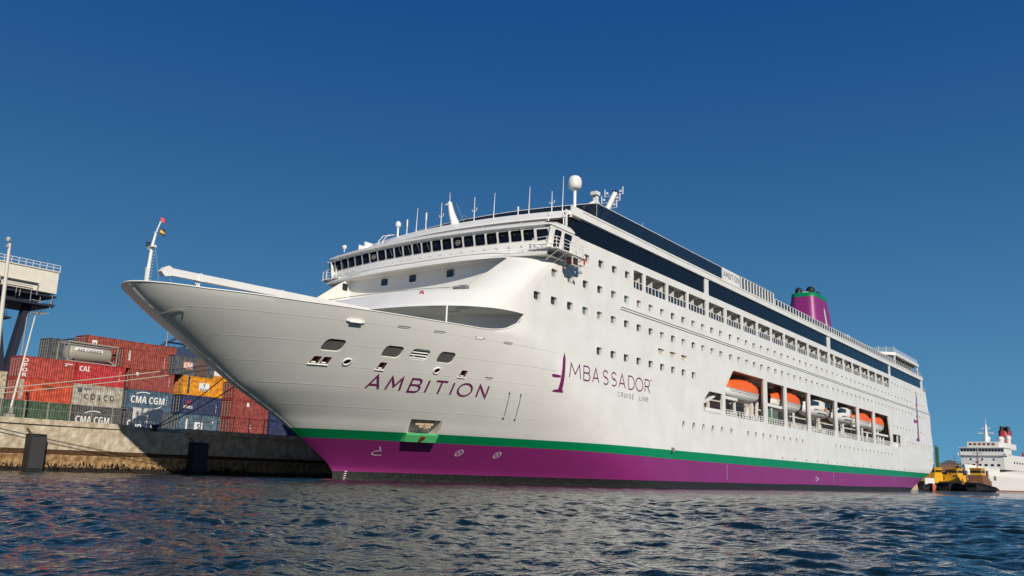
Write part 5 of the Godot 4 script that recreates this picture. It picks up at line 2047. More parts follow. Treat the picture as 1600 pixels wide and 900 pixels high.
# ---------------------------------------------------------------- containers
var box_meshes := {}
func container_meshes(L: float, H: float) -> Dictionary:
	var key := "%.2f_%.2f" % [L, H]
	if box_meshes.has(key): return box_meshes[key]
	var W := 2.44
	var side := MB.new()
	var n := int(round((L - 0.3) / 0.278))
	var p := (L - 0.3) / n
	var zz := -0.028
	for i in n:
		var x := 0.15 + p * i
		var pr := [Vector2(x, 0), Vector2(x + p * 0.25, 0), Vector2(x + p * 0.5, zz), Vector2(x + p * 0.75, zz), Vector2(x + p, 0)]
		for k in 4:
			side.quad(Vector3(pr[k].x, 0.15, pr[k].y), Vector3(pr[k + 1].x, 0.15, pr[k + 1].y), Vector3(pr[k + 1].x, H - 0.1, pr[k + 1].y), Vector3(pr[k].x, H - 0.1, pr[k].y))
	var shell := MB.new()
	shell.quad(Vector3(0.1, H - 0.04, 0), Vector3(L - 0.1, H - 0.04, 0), Vector3(L - 0.1, H - 0.04, -W), Vector3(0.1, H - 0.04, -W))
	shell.quad(Vector3(L - 0.1, 0.1, -W + 0.03), Vector3(0.1, 0.1, -W + 0.03), Vector3(0.1, H - 0.05, -W + 0.03), Vector3(L - 0.1, H - 0.05, -W + 0.03))
	shell.quad(Vector3(L - 0.03, 0.1, -0.02), Vector3(L - 0.03, 0.1, -W), Vector3(L - 0.03, H, -W), Vector3(L - 0.03, H, -0.02))
	var frame := MB.new()
	for x in [0.0, L]:
		for z in [0.02, -W]:
			frame.box(Vector3(x + (0.075 if x == 0.0 else -0.075), H / 2, z + (-0.055 if z > -1 else 0.055)), Vector3(0.15, H - 0.01, 0.15))
	for z in [0.02, -W]:
		frame.box(Vector3(L / 2, 0.08, z + (-0.055 if z > -1 else 0.055)), Vector3(L - 0.3, 0.15, 0.1))
		frame.box(Vector3(L / 2, H - 0.055, z + (-0.055 if z > -1 else 0.055)), Vector3(L - 0.3, 0.1, 0.1))
	frame.box(Vector3(0.06, H - 0.06, -W / 2), Vector3(0.11, 0.11, W - 0.3))
	frame.box(Vector3(0.06, 0.08, -W / 2), Vector3(0.11, 0.15, W - 0.3))
	var door := MB.new()
	for k in 2:
		door.box(Vector3(0.07, H / 2, -0.66 - 1.12 * k), Vector3(0.05, H - 0.32, 1.06))
		for j in 4: door.box(Vector3(0.04, 0.4 + (H - 0.8) * j / 3.0, -0.66 - 1.12 * k), Vector3(0.06, 0.14, 1.0))
	var rods := MB.new()
	for z in [-0.35, -0.9, -1.5, -2.05]:
		rods.tube([Vector3(0.0, 0.2, z), Vector3(0.0, H - 0.2, z)], 0.03, 5)
		for y in [0.35, 0.85, 1.3, 1.75, H - 0.3]: rods.box(Vector3(-0.01, y, z), Vector3(0.05, 0.09, 0.2))
	box_meshes[key] = {"side": side.mesh(), "shell": shell.mesh(), "frame": frame.mesh(), "door": door.mesh(), "rods": rods.mesh()}
	return box_meshes[key]

func paint(key: String, r: float, g: float, b: float) -> StandardMaterial3D:
	if mats.has(key): return mats[key]
	return textured(mat(key, r * 1.15, g * 1.15, b * 1.15, 0.55), noise_tex("container_wear", 61, 0.018, Color(0.74, 0.69, 0.65), Color(1, 1, 1), 6, 512, 1.8), 0.14)

func container(label: String, at: Vector3, L: float, H: float, m: Material, marks := []) -> Node3D:
	var o := thing("shipping_container", label, "container", at, 0.0, "shipping containers stacked on the quay")
	var d := container_meshes(L, H)
	part(o, "side_panel", d.side, m)
	part(o, "shell", d.shell, m)
	part(o, "frame", d.frame, m)
	part(o, "door", d.door, m)
	part(o, "locking_rods", d.rods, mats["galvanised"])
	for k in marks:
		# [text, x, y, size, material]  or  ["#", x, y, w, h, material]  or ["~", ...] an arc
		if k[0] == "#":
			var b := MB.new()
			b.box(Vector3(k[1], k[2], 0.012), Vector3(k[3], k[4], 0.014))
			part(o, "painted_panel", b, k[5])
		elif k[0] == "~":
			var b := MB.new()
			stroke(b, arc(k[1], k[2], k[3], k[4], k[5], k[6], 12), 0.1, func(p: Vector2): return Vector3(p.x, p.y, 0.0), 0.012)
			part(o, "swoosh", b, mats["white_steel"])
		else:
			var t := part(o, "lettering", text_mesh(k[0], k[3]), k[4], Vector3(k[1], k[2], 0.026))
			if k.size() > 5: t.scale.x = k[5]
	return o

func build_containers() -> void:
	var W: Material = mats["white_steel"]
	var K: Material = mats["black"]
	var H := 2.44
	var y0 := 4.8
	var z := -40.0
	var red1 := paint("container_red", 0.40, 0.055, 0.042)
	var red2 := paint("container_orange_red", 0.52, 0.075, 0.032)
	var red3 := paint("container_crimson", 0.46, 0.03, 0.036)
	var red4 := paint("container_brown_red", 0.28, 0.06, 0.05)
	var rust := paint("container_rust", 0.30, 0.062, 0.042)
	var green := paint("container_green", 0.055, 0.105, 0.062)
	var grey := paint("container_light_grey", 0.42, 0.405, 0.36)
	var dark := paint("container_dark_grey", 0.085, 0.092, 0.095)
	var blue := paint("container_blue", 0.06, 0.125, 0.20)
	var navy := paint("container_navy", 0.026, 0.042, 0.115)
	var steelblue := paint("container_steel_blue", 0.09, 0.16, 0.225)
	var yellow := paint("container_yellow", 0.72, 0.30, 0.012)
	var slate := paint("container_slate", 0.085, 0.10, 0.125)
	var beige := paint("container_beige", 0.50, 0.46, 0.34)
	var dot := func(n: int, x: float, y: float) -> Array:
		var a := []
		for i in n: a.append(["#", x, y + 0.22 * i, 0.09, 0.06 + 0.05 * (i % 2), W])
		return a
	# front row, bottom level
	container("green container at the far left of the bottom level, cut by the picture edge", Vector3(0.35, y0, z), 6.06, H, green)
	container("long green container on the bottom level, marked CAPITAL", Vector3(6.42, y0, z), 12.19, H, green, [["CAPITAL", 3.3, 1.5, 0.42, W]])
	container("dark grey container on the bottom level, marked CMA CGM", Vector3(18.85, y0, z), 6.06, H, dark, [["CMA CGM", 2.5, 0.85, 0.78, W, 0.82], ["~", 2.6, 1.0, 1.5, 0.9, 60, 140]])
	container("grey-blue container on the bottom level half hidden by the white barriers", Vector3(25.4, y0, z), 6.06, H, slate, [["CMA CGM", 2.3, 0.8, 0.78, W, 0.82], ["~", 2.2, 1.0, 1.5, 0.9, 60, 140]])
	container("blue container on the bottom level with a square white emblem", Vector3(32.6, y0, z), 6.06, H, steelblue, [["#", 2.9, 1.05, 1.2, 0.95, W], ["#", 1.15, 1.1, 0.22, 1.5, W], ["S", 2.9, 0.95, 0.7, navy], ["+", 5.0, 1.6, 0.6, W]])
	container("brown-red container on the bottom level next to the ship's bow", Vector3(40.35, y0, z), 6.06, H, red4, [["C", 3.2, 1.4, 0.5, W]])
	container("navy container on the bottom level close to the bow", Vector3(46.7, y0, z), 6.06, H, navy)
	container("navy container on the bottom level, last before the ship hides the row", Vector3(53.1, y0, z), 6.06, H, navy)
	container("crimson container on the second level, last before the ship hides the row", Vector3(53.1, y0 + H, z), 6.06, H, red3)
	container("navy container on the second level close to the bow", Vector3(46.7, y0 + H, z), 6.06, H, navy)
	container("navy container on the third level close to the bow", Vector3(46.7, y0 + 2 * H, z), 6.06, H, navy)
	# second level
	container("bright orange-red container on the second level at the left", Vector3(12.45, y0 + H, z), 6.06, H, red2, [["#", 0.35, 1.25, 0.55, 2.1, grey], ["#", 3.3, 1.75, 1.3, 0.24, mats["rust"]], ["#", 3.6, 1.45, 0.7, 0.2, mats["rust"]]])
	container("light grey container on the second level, marked COSCO", Vector3(18.62, y0 + H, z), 6.06, H, grey, [["C O S C O", 3.2, 1.05, 0.62, slate, 1.0], ["4480", 1.7, 1.95, 0.3, slate], ["#", 0.8, 1.75, 0.5, 0.5, slate]])
	container("blue container on the second level, marked CMA CGM", Vector3(25.3, y0 + H, z), 6.06, H, blue, [["CMA CGM", 2.75, 1.25, 0.82, W, 0.86], ["~", 2.2, 1.35, 1.5, 0.85, 60, 135], ["~", 3.0, 1.2, 1.9, 1.0, -110, -30]] + dot.call(6, 5.3, 0.8))
	container("navy blue container on the second level under the yellow one", Vector3(32.6, y0 + H, z), 6.06, H, navy, [["X", 1.15, 1.5, 0.5, mats["red"], 1.6], ["XINES", 1.1, 0.9, 0.34, W]] + dot.call(5, 5.3, 0.5))
	container("brown-red container on the second level next to the ship's bow", Vector3(40.35, y0 + H, z), 6.06, H, red4, [["#", 2.6, 1.9, 0.4, 0.5, W]])
	# third level
	container("red container on the third level with tall white squares down its side", Vector3(12.45, y0 + 2 * H, z), 6.06, H, red1, [["O", 0.5, 1.95, 0.4, W, 1.6], ["P", 0.5, 1.42, 0.4, W, 1.6], ["O", 0.5, 0.89, 0.4, W, 1.6], ["R", 0.5, 0.36, 0.4, W, 1.6], ["#", 5.3, 2.05, 0.9, 0.09, W], ["#", 5.0, 1.85, 0.25, 0.1, W]])
	container("crimson container on the third level, marked CAI", Vector3(18.62, y0 + 2 * H, z), 6.06, H, red3, [["CAI", 1.0, 1.75, 0.55, W]] + dot.call(6, 5.4, 0.7))
	container("dull red container on the third level above the blue one", Vector3(25.25, y0 + 2 * H, z), 6.06, H, red4, [["#", 1.0, 1.9, 0.32, 0.34, W]] + dot.call(6, 5.4, 0.7))
	container("yellow container on the third level with a white square label", Vector3(32.58, y0 + 2 * H, z), 6.06, H, yellow, [["#", 3.2, 1.2, 1.55, 1.0, W], ["#", 0.9, 1.25, 0.32, 2.1, dark], ["#", 0.9, 2.15, 0.36, 0.3, W], ["Y", 3.2, 1.35, 0.5, dark], ["WEGEN", 3.2, 0.85, 0.26, dark]])
	container("brown-red container on the third level next to the ship's bow", Vector3(40.35, y0 + 2 * H, z), 6.06, H, rust)
	# fourth level
	container("rust red container on the fourth level with white upright lettering", Vector3(24.2, y0 + 3 * H, z), 6.06, H, rust, [["2", 0.75, 1.9, 0.42, W], ["0", 0.75, 1.5, 0.42, W], ["4", 0.75, 1.1, 0.42, W]] + dot.call(6, 5.5, 0.5))
	container("slate grey container on the fourth level with a pale square mark", Vector3(31.0, y0 + 3 * H, z), 6.06, H, slate, [["#", 2.1, 1.25, 1.4, 0.95, paint("pink_mark", 0.62, 0.30, 0.24)], ["CM", 2.1, 1.25, 0.6, W], ["#", 4.2, 1.2, 1.6, 2.0, mat("rust_bloom", 0.11, 0.07, 0.055, 0.9)]])
	for k in 3: container("dark container in the second row behind the yellow one, level " + ["one", "two", "three"][k], Vector3(38.2, y0 + k * H, z - 2.75), 6.06, H, slate)
	container("yellow container on the fourth level with its end behind the bow", Vector3(38.2, y0 + 3 * H, z - 2.75), 6.06, H, yellow, [["#", 1.2, 1.0, 1.3, 0.6, W]])
	container("beige container behind the yellow one at the ship's bow", Vector3(41.5, y0 + 2 * H, z - 5.4), 6.06, H, beige)
	# second row of taller boxes, seen above the first
	var hh := 2.83
	for i in 3: container("long brown container hidden in the second row behind the crimson one, level " + ["one", "two", "three"][i], Vector3(20.9, y0 + hh * i, z - 2.9), 12.19, hh, rust)
	container("long rust brown container on top of the second row at the middle of the stacks", Vector3(20.9, y0 + hh * 3 - 0.0, z - 2.9), 12.19, hh - 0.3, rust, [["#", 1.1, 1.6, 0.6, 0.8, W], ["3", 1.1, 1.4, 0.6, rust]])
	var back := [["dark grey container with door bars at the top left of the stacks", 20.0, dark], ["dull red container between two dark ones at the top left of the stacks", 21.2, red4], ["dark blue container with door bars at the top left of the stacks", 21.5, blue]]
	for i in 3:
		for k in 4:
			var lab: String = back[i][0]
			if k < 3: lab = "container behind the stacks under the " + ["dark grey", "dull red", "dark blue"][i] + " top one, level " + ["one", "two", "three"][k]
			container(lab, Vector3(back[i][1] + [0.0, 1.4, 0.0][i], y0 + 2.74 * k, z - [9.6, 12.6, 6.9][i]), 6.06, 2.74, back[i][2])
	container("pale container standing alone at the far left edge", Vector3(14.2, y0 + 0.0, z - 20.0), 6.06, 2.6, beige)
	container("pale container on top of another at the far left edge", Vector3(14.2, y0 + 2.6, z - 20.0), 6.06, 2.6, beige)
	container("pale container topmost at the far left edge", Vector3(14.2, y0 + 5.2, z - 20.0), 6.06, 2.0, beige)
	# tank container on the fourth level
	var t := thing("tank_container", "cream cylindrical tank in a steel frame on top of the crimson container", "tank", Vector3(17.4, y0 + 3 * H, z), 0.0)
	var tk := MB.new()
	var prof := [Vector2(0, 0.3), Vector2(0.6, 0.34), Vector2(0.92, 0.48), Vector2(1.02, 0.7), Vector2(1.02, 5.3), Vector2(0.92, 5.55), Vector2(0.6, 5.7), Vector2(0, 5.74)]
	tk.lathe(prof, Transform3D(Basis(Vector3(0, -1, 0), Vector3(1, 0, 0), Vector3(0, 0, 1)), Vector3(0, 1.15, -1.22)), 24)
	part(t, "tank", tk, textured(mat("tank_paint", 0.34, 0.32, 0.275, 0.45), tex["soft"], 0.3))
	for x in [0.06, 6.0]:
		var f := MB.new()
		for zz in [-0.06, -2.38]: f.box(Vector3(x, 1.17, zz), Vector3(0.1, 2.34, 0.1))
		for yy in [0.07, 2.28]: f.box(Vector3(x, yy, -1.22), Vector3(0.13, 0.13, 2.3))
		f.bar(Vector3(x, 0.1, -0.1), Vector3(x + (0.9 if x < 1 else -0.9), 0.55, -0.3), 0.1, 0.1)
		part(t, "end_frame", f, mats["galvanised"])
	var rl := MB.new()
	for zz in [-0.06, -2.38]:
		rl.box(Vector3(3.03, 2.28, zz), Vector3(5.9, 0.12, 0.12))
		rl.box(Vector3(3.03, 0.07, zz), Vector3(5.9, 0.12, 0.12))
	part(t, "side_rail", rl, mats["galvanised"])
	for k in 3:
		var wk := MB.new()
		wk.box(Vector3(3.03, 2.3, -0.9 - 0.32 * k), Vector3(5.6, 0.05, 0.28))
		part(t, "walkway_plank", wk, mats["galvanised"])
	var tp := MB.new()
	tp.box(Vector3(2.6, 1.5, -0.24), Vector3(3.4, 0.42, 0.02))
	part(t, "name_plate", tp, mats["white_steel"])
	part(t, "lettering", text_mesh("AKE CHEMIE", 0.36), mats["letter_grey"], Vector3(2.7, 1.4, -0.215))

# ---------------------------------------------------------------- poles and cranes
func build_poles() -> void:
	var o := thing("lamp_post", "slim grey lamp post leaning on the quay edge in front of the red containers", "lamp post", Vector3(2.3, 4.42, -19.0))
	var m := MB.new()
	m.tube([Vector3(0, 0, 0), Vector3(0.62, 5.4, 0), Vector3(1.0, 8.9, 0)], [0.11, 0.08, 0.055], 8)
	part(o, "pole", m, mats["cream"])
	var b := MB.new()
	b.box(Vector3(0, 0.15, 0), Vector3(0.7, 0.34, 0.6))
	b.box(Vector3(0.08, 0.6, 0.12), Vector3(0.28, 0.5, 0.22))
	part(o, "base", b, mats["galvanised"])
	var h := MB.new()
	h.tube([Vector3(1.0, 8.9, 0), Vector3(1.05, 9.05, 0), Vector3(1.35, 9.15, 0.1)], 0.05, 6)
	h.box(Vector3(1.6, 9.2, 0.2), Vector3(0.8, 0.16, 0.3), Basis(Vector3.FORWARD, -0.2))
	part(o, "lamp_head", h, mats["grey"])
	o = thing("camera_mast", "tall thick pale mast at the left edge of the picture", "mast", Vector3(1.25, 4.42, -20.0))
	m = MB.new()
	m.tube([Vector3(0, 0, 0), Vector3(-0.3, 8, 0), Vector3(-0.5, 15.0, 0)], [0.24, 0.19, 0.12], 12)
	part(o, "pole", m, mats["cream"])
	h = MB.new()
	h.tube([Vector3(-0.5, 15.0, 0), Vector3(-0.72, 15.15, 0.1)], 0.07, 8)
	h.lathe([Vector2(0, 0), Vector2(0.14, 0.05), Vector2(0.2, 0.22), Vector2(0.16, 0.4), Vector2(0, 0.46)], Transform3D(Basis.IDENTITY, Vector3(-0.72, 15.1, 0.1)), 12)
	h.box(Vector3(-0.72, 14.75, 0.1), Vector3(0.16, 0.24, 0.16))
	part(o, "camera_head", h, mats["steel"])
	for a in [[21.6, -60.0, 14.6, "grey street lamp with a bent arm rising behind the stacks under the crane"], [42.4, -60.0, 19.5, "tall thin pale lamp pole rising between the stacks and the bow"]]:
		o = thing("street_lamp", a[3], "street lamp", Vector3(a[0], 4.79, a[1]), 0.0, "lamps in the container yard")
		m = MB.new()
		m.tube([Vector3.ZERO, Vector3(0.1, a[2], 0)], [0.16, 0.08], 8)
		part(o, "pole", m, mats["galvanised"])
		h = MB.new()
		if a[2] < 16.0:
			h.tube([Vector3(0.1, a[2], 0), Vector3(0.25, a[2] + 0.5, 0), Vector3(0.7, a[2] + 0.75, 0)], 0.07, 6)
			h.box(Vector3(1.0, a[2] + 0.72, 0), Vector3(0.9, 0.2, 0.4))
		else:
			h.box(Vector3(0.1, a[2] + 0.1, 0), Vector3(0.5, 0.16, 0.5))
		part(o, "lamp_head", h, mats["grey"])
	# ship-to-shore crane
	var c := thing("quay_crane", "tall harbour crane with a cream machinery house on dark blue legs", "crane", Vector3(37.9, 4.04, -100))
	var steel := mat("crane_dark", 0.016, 0.018, 0.034, 0.6)
	m = MB.new()
	m.span(Vector3(-26, 25.7, -5), Vector3(4.95, 29.6, 4))
	part(c, "machinery_house", m, textured(mat("house_cream", 0.74, 0.70, 0.60, 0.6), tex["soft"], 0.1))
	m = MB.new()
	m.span(Vector3(-26, 29.55, -5.2), Vector3(5.05, 29.75, 4.2))
	part(c, "house_roof", m, mats["cream"])
	for i in 26:
		m = MB.new()
		m.box(Vector3(-25 + 1.2 * i, 30.25, 4.1), Vector3(0.08, 1.1, 0.08))
		part(c, "rail_post", m, mats["white_steel"])
	for y in [30.3, 30.8]:
		m = MB.new()
		m.box(Vector3(-10.5, y, 4.1), Vector3(31, 0.08, 0.08))
		part(c, "roof_rail", m, mats["white_steel"])
	m = MB.new()
	m.span(Vector3(-26, 23.2, -5.2), Vector3(4.6, 23.5, 4.6))
	m.span(Vector3(-26, 24.9, -5.2), Vector3(4.9, 25.2, 4.4))
	m.span(Vector3(-3.6, 23.5, -3.5), Vector3(2.4, 24.9, 3.0))
	m.span(Vector3(-26, 23.5, -3), Vector3(-6, 24.9, 3))
	m.span(Vector3(-26, 20.2, -3), Vector3(-2.0, 20.5, 4.0))
	part(c, "trolley_girder", m, steel)
	rng.seed = 12
	for i in 34:
		m = MB.new()
		var x := rng.randf_range(-20, 4.5)
		var y := rng.randf_range(23.3, 25.2)
		if rng.randf() < 0.5: m.box(Vector3(x, y, 4.5), Vector3(0.1, rng.randf_range(0.8, 2.0), 0.1))
		else: m.box(Vector3(x, y, 4.6), Vector3(rng.randf_range(0.8, 3), 0.1, 0.1))
		part(c, "walkway_rail", m, steel if rng.randf() < 0.6 else mats["galvanised"])
	for i in 16:
		m = MB.new()
		var x := rng.randf_range(-12, -2.2)
		m.tube([Vector3(x, 23.3, 3.6), Vector3(x + 0.1, 21.5, 3.7), Vector3(x + 0.5, 20.4, 3.6)], 0.06, 5)
		part(c, "hanging_cable", m, steel)
	for i in 3:
		m = MB.new()
		var x := 1.6 + 0.8 * i
		m.tube([Vector3(x - 0.4, 23.2, 4), Vector3(x - 0.2, 22.0, 4), Vector3(x + 0.2, 22.0, 4), Vector3(x + 0.4, 23.2, 4)], 0.05, 5)
		part(c, "hanging_cable", m, steel)
	for a in [[Vector3(1.1, 23.2, 2), Vector3(-2.5, 0, 2), 1.5], [Vector3(-3.4, 20.4, 2), Vector3(0.6, 0, 2), 0.9], [Vector3(-14, 23.2, 2), Vector3(-16, 0, 2), 1.4]]:
		m = MB.new()
		m.bar(a[1], a[0], a[2], 1.1)
		part(c, "leg", m, steel)
	m = MB.new()
	m.span(Vector3(-7.5, 26.9, 4.0), Vector3(1.5, 27.0, 4.6))
	m.box(Vector3(1.4, 25.9, 4.4), Vector3(0.12, 2.1, 0.12))
	m.box(Vector3(-5.5, 26.6, 4.4), Vector3(1.2, 0.9, 0.5))
	m.box(Vector3(-2.0, 26.2, 4.5), Vector3(5, 0.12, 0.12))
	part(c, "service_pipe", m, mats["galvanised"])
	# dark blue yard crane seen behind the bow
	c = thing("gantry_crane", "dark blue gantry crane with slanting stays partly behind the bow", "crane", Vector3(66, 4.79, -90))
	var gb := mat("gantry_blue", 0.035, 0.055, 0.105, 0.6)
	m = MB.new()
	m.span(Vector3(-4.5, 15.6, -1), Vector3(16, 17.8, 1))
	part(c, "main_girder", m, gb)
	m = MB.new()
	m.span(Vector3(-4.5, 18.6, -0.9), Vector3(16, 18.7, 0.9))
	for i in 12: m.box(Vector3(-4.4 + 1.2 * i, 18.3, 0.9), Vector3(0.08, 0.9, 0.08))
	part(c, "walkway", m, gb)
	for x in [-3.5, 4.4, 14.0]:
		m = MB.new()
		m.bar(Vector3(x, 0, 0), Vector3(x, 15.7, 0), 1.1, 1.0)
		part(c, "leg", m, gb)
	for a in [[Vector3(-9, 15.6, 0), Vector3(4, 23.5, 0)], [Vector3(-4, 16.0, 0), Vector3(8, 23.5, 0)], [Vector3(3.0, 17.6, 0), Vector3(1.0, 20.0, 0)], [Vector3(3.0, 20.0, 0), Vector3(6.5, 17.0, 0)]]:
		m = MB.new()
		m.bar(a[0], a[1], 0.4, 0.4)
		part(c, "stay", m, gb)
	m = MB.new()
	m.box(Vector3(1.5, 14.2, 1.2), Vector3(5, 1.0, 2))
	part(c, "trolley", m, mats["black"])

# ---------------------------------------------------------------- far harbour
func tug(label: String, at: Vector3, turn: float, house: Material) -> void:
	var o := thing("tug_boat", label, "tug", at, turn, "tugs moored beyond the stern")
	var h := MB.new()
	var rings := []
	for i in 13:
		var t := i / 12.0
		var w := 4.2 * pow(maxf(sin(PI * clampf(0.06 + 0.8 * t, 0, 1)), 0.0), 0.5)
		var top := 1.5 + 1.7 * pow(1.0 - t, 2.0)
		rings.append([Vector3((t - 0.5) * 24, top, w), Vector3((t - 0.5) * 24 + 0.4, 0.4, w * 0.92), Vector3((t - 0.5) * 24 + 0.8, -1, w * 0.6), Vector3((t - 0.5) * 24 + 0.8, -1, -w * 0.6), Vector3((t - 0.5) * 24 + 0.4, 0.4, -w * 0.92), Vector3((t - 0.5) * 24, top, -w)])
	h.skin(rings, true, 1.0)
	h.fan(rings[12], Vector3.RIGHT)
	h.fan(rings[0], Vector3.LEFT)
	part(o, "hull", h, mats["black"])
	var bw := MB.new()
	var pts := []
	for r in rings: pts.append(r[0])
	bw.tube(pts, 0.35, 6)
	pts = []
	for r in rings: pts.append(r[5])
	bw.tube(pts, 0.35, 6)
	bw.tube([rings[0][5] + Vector3(-0.3, -0.3, 0), rings[0][0] + Vector3(-0.3, -0.3, 0)], 0.6, 8)
	part(o, "fender_belt", bw, mats["black"])
	var b := MB.new()
	b.span(Vector3(-7, 1.6, -2.9), Vector3(5, 4.2, 2.9))
	b.span(Vector3(-6.2, 4.2, -2.5), Vector3(1.5, 6.2, 2.5))
	part(o, "deck_house", b, house)
	var w := MB.new()
	w.span(Vector3(-4.8, 6.2, -2.0), Vector3(0.2, 8.6, 2.0))
	w.span(Vector3(-5.2, 8.6, -2.3), Vector3(0.6, 8.85, 2.3))
	part(o, "wheelhouse", w, mats["yellow"])
	for k in 5:
		var m := MB.new()
		m.box(Vector3(-4.84, 7.5, -1.5 + 0.75 * k), Vector3(0.1, 1.0, 0.6))
		part(o, "window", m, mats["glass_bridge"])
	for k in 4:
		var m := MB.new()
		m.box(Vector3(-4.1 + 1.2 * k, 7.5, 2.03), Vector3(0.95, 1.0, 0.1))
		part(o, "window", m, mats["glass_bridge"])
	for s in [-1, 1]:
		var f := MB.new()
		f.tube([Vector3(3.2, 4.2, 1.9 * s), Vector3(3.5, 8.0, 1.9 * s)], 0.5, 10)
		part(o, "funnel", f, mats["brown_far"])
	var mt := MB.new()
	mt.tube([Vector3(-2, 8.8, 0), Vector3(-1.6, 14.2, 0)], [0.2, 0.08], 6)
	mt.tube([Vector3(-1.8, 11.5, -1.6), Vector3(-1.8, 11.5, 1.6)], 0.08, 6)
	mt.tube([Vector3(-1.7, 12.8, -1.0), Vector3(-1.7, 12.8, 1.0)], 0.06, 6)
	mt.box(Vector3(-2.0, 11.0, 0), Vector3(0.8, 0.5, 0.8))
	part(o, "mast", mt, mats["brown_far"])
	for k in 7:
		var ty := MB.new()
		ty.tube([Vector3(-9 + 2.8 * k, 0.9, 4.1), Vector3(-9 + 2.8 * k, 0.9, 4.5)], 0.55, 10)
		part(o, "tyre", ty, mats["black"])
	var wn := MB.new()
	wn.tube([Vector3(-8.2, 3.0, -1.2), Vector3(-8.2, 3.0, 1.2)], 0.7, 10)
	wn.box(Vector3(-8.2, 2.3, 0), Vector3(1.6, 1.0, 2.6))
	part(o, "towing_winch", wn, mats["yellow"])

func build_far() -> void:
	# tugs between the two ships: bows roughly towards the camera
	tug("yellow tug with a black hull just beyond the cruise ship's stern", Vector3(358, 0, -12.4), -0.35, mats["yellow"])
	tug("brown and yellow tug with a black hull, the middle one beyond the stern", Vector3(362, 0, -5.6), -0.25, mats["yellow"])
	tug("black hulled tug with brown house lying under the far white ship's bow", Vector3(352, 0, 3.6), -0.1, mats["brown_far"])
	# small orange work boat at the stern
	var o := thing("work_boat", "small orange and white work boat with its bow at the purple stern", "boat", Vector3(238, 0, 7.6), 0.25)
	var rings := []
	for i in 11:
		var t := i / 10.0
		var w := 1.7 * pow(maxf(sin(PI * clampf(0.03 + 0.75 * t, 0, 1)), 0.0), 0.6)
		rings.append([Vector3((t - 0.5) * 11, 1.3 + 0.9 * pow(1 - t, 2.0), w), Vector3((t - 0.5) * 11 + 0.3, 0.0, w * 0.8), Vector3((t - 0.5) * 11 + 0.5, -0.6, 0), Vector3((t - 0.5) * 11 + 0.3, 0.0, -w * 0.8), Vector3((t - 0.5) * 11, 1.3 + 0.9 * pow(1 - t, 2.0), -w)])
	var m := MB.new()
	m.skin(rings, true, 1.0)
	m.fan(rings[10], Vector3.RIGHT)
	part(o, "hull", m, mat("work_orange", 0.62, 0.14, 0.05, 0.5))
	m = MB.new()
	m.prism(PackedVector2Array([Vector2(-2.0, 1.4), Vector2(2.2, 1.4), Vector2(2.0, 3.6), Vector2(-0.9, 3.6)]), Transform3D(Basis.IDENTITY, Vector3(0, 0, -1.2)), 2.4)
	part(o, "cabin", m, mats["white_steel"])
	m = MB.new()
	m.box(Vector3(0.4, 2.9, 1.22), Vector3(2.2, 0.7, 0.06))
	part(o, "window", m, mats["glass_bridge"])
	m = MB.new()
	m.tube([Vector3(0.5, 3.6, 0), Vector3(0.5, 6.2, 0)], 0.08, 6)
	m.box(Vector3(0.5, 5.0, 0), Vector3(0.8, 0.8, 0.8))
	part(o, "mast", m, mat("work_orange", 0.62, 0.14, 0.05, 0.5))
	# second cruise ship: forward axis -x in its own frame, port side towards +z
	var f := Vector3(-0.995, 0, -0.10).normalized()
	var lat := Vector3(-f.z, 0, f.x) * -1.0
	var s := thing("passenger_ship", "older white passenger ship with a red funnel lying far off at the right edge", "ship", Vector3(503, 0, -16.0))
	s.transform.basis = Basis(-f, Vector3.UP, (-f).cross(Vector3.UP) * 0.86)
	var W: Material = mats["white_far"]
	rings = []
	for i in 22:
		var t := i / 21.0
		var x := -36.0 + 170.0 * pow(t, 1.4)
		var u := clampf(t / 0.62, 0, 1)
		var wt := 12.5 * (1.0 - pow(1.0 - u, 1.9))
		var wb := 12.5 * (1.0 - pow(1.0 - clampf((t - 0.05) / 0.6, 0, 1), 1.5))
		var top := 11.6 + 1.6 * pow(1 - u, 2.0)
		var rk := 7.0 * (1 - u)
		rings.append([Vector3(x, top, wt + 0.02), Vector3(x + rk * 0.4, 7.0, lerpf(wt, wb, 0.5)), Vector3(x + rk, 0.7, wb), Vector3(x + rk, -1, wb), Vector3(x + rk, -1, -wb), Vector3(x + rk, 0.7, -wb), Vector3(x + rk * 0.4, 7.0, -lerpf(wt, wb, 0.5)), Vector3(x, top, -wt - 0.02)])
	m = MB.new()
	m.skin(rings, true, 1.0)
	part(s, "hull", m, W)
	m = MB.new()
	var wl := []
	for r in rings: wl.append((r[2] as Vector3) + Vector3(0, -0.2, 0.06))
	m.tube(wl, 0.28, 6)
	part(s, "waterline_stripe", m, mat("far_red", 0.30, 0.04, 0.04, 0.6))
	m = MB.new()
	m.span(Vector3(-1.5, 11.4, -12.2), Vector3(150, 19.4, 12.2))
	part(s, "superstructure", m, W)
	m = MB.new()
	m.span(Vector3(-1.0, 19.4, -12.6), Vector3(14, 22.6, 12.6))
	m.span(Vector3(-2.0, 22.6, -13.2), Vector3(15, 23.0, 13.2))
	part(s, "bridge", m, W)
	m = MB.new()
	m.span(Vector3(-2.6, 18.6, -13.6), Vector3(4, 18.95, 13.6))
	for zz in [-13.5, 13.5]: m.span(Vector3(-2.6, 18.9, zz - 0.1), Vector3(3, 20.0, zz + 0.1))
	part(s, "bridge_wings", m, W)
	for k in 14:
		m = MB.new()
		m.box(Vector3(-1.05, 21.4, -11.4 + 1.75 * k), Vector3(0.2, 1.2, 1.25))
		part(s, "window", m, mats["glass_bridge"])
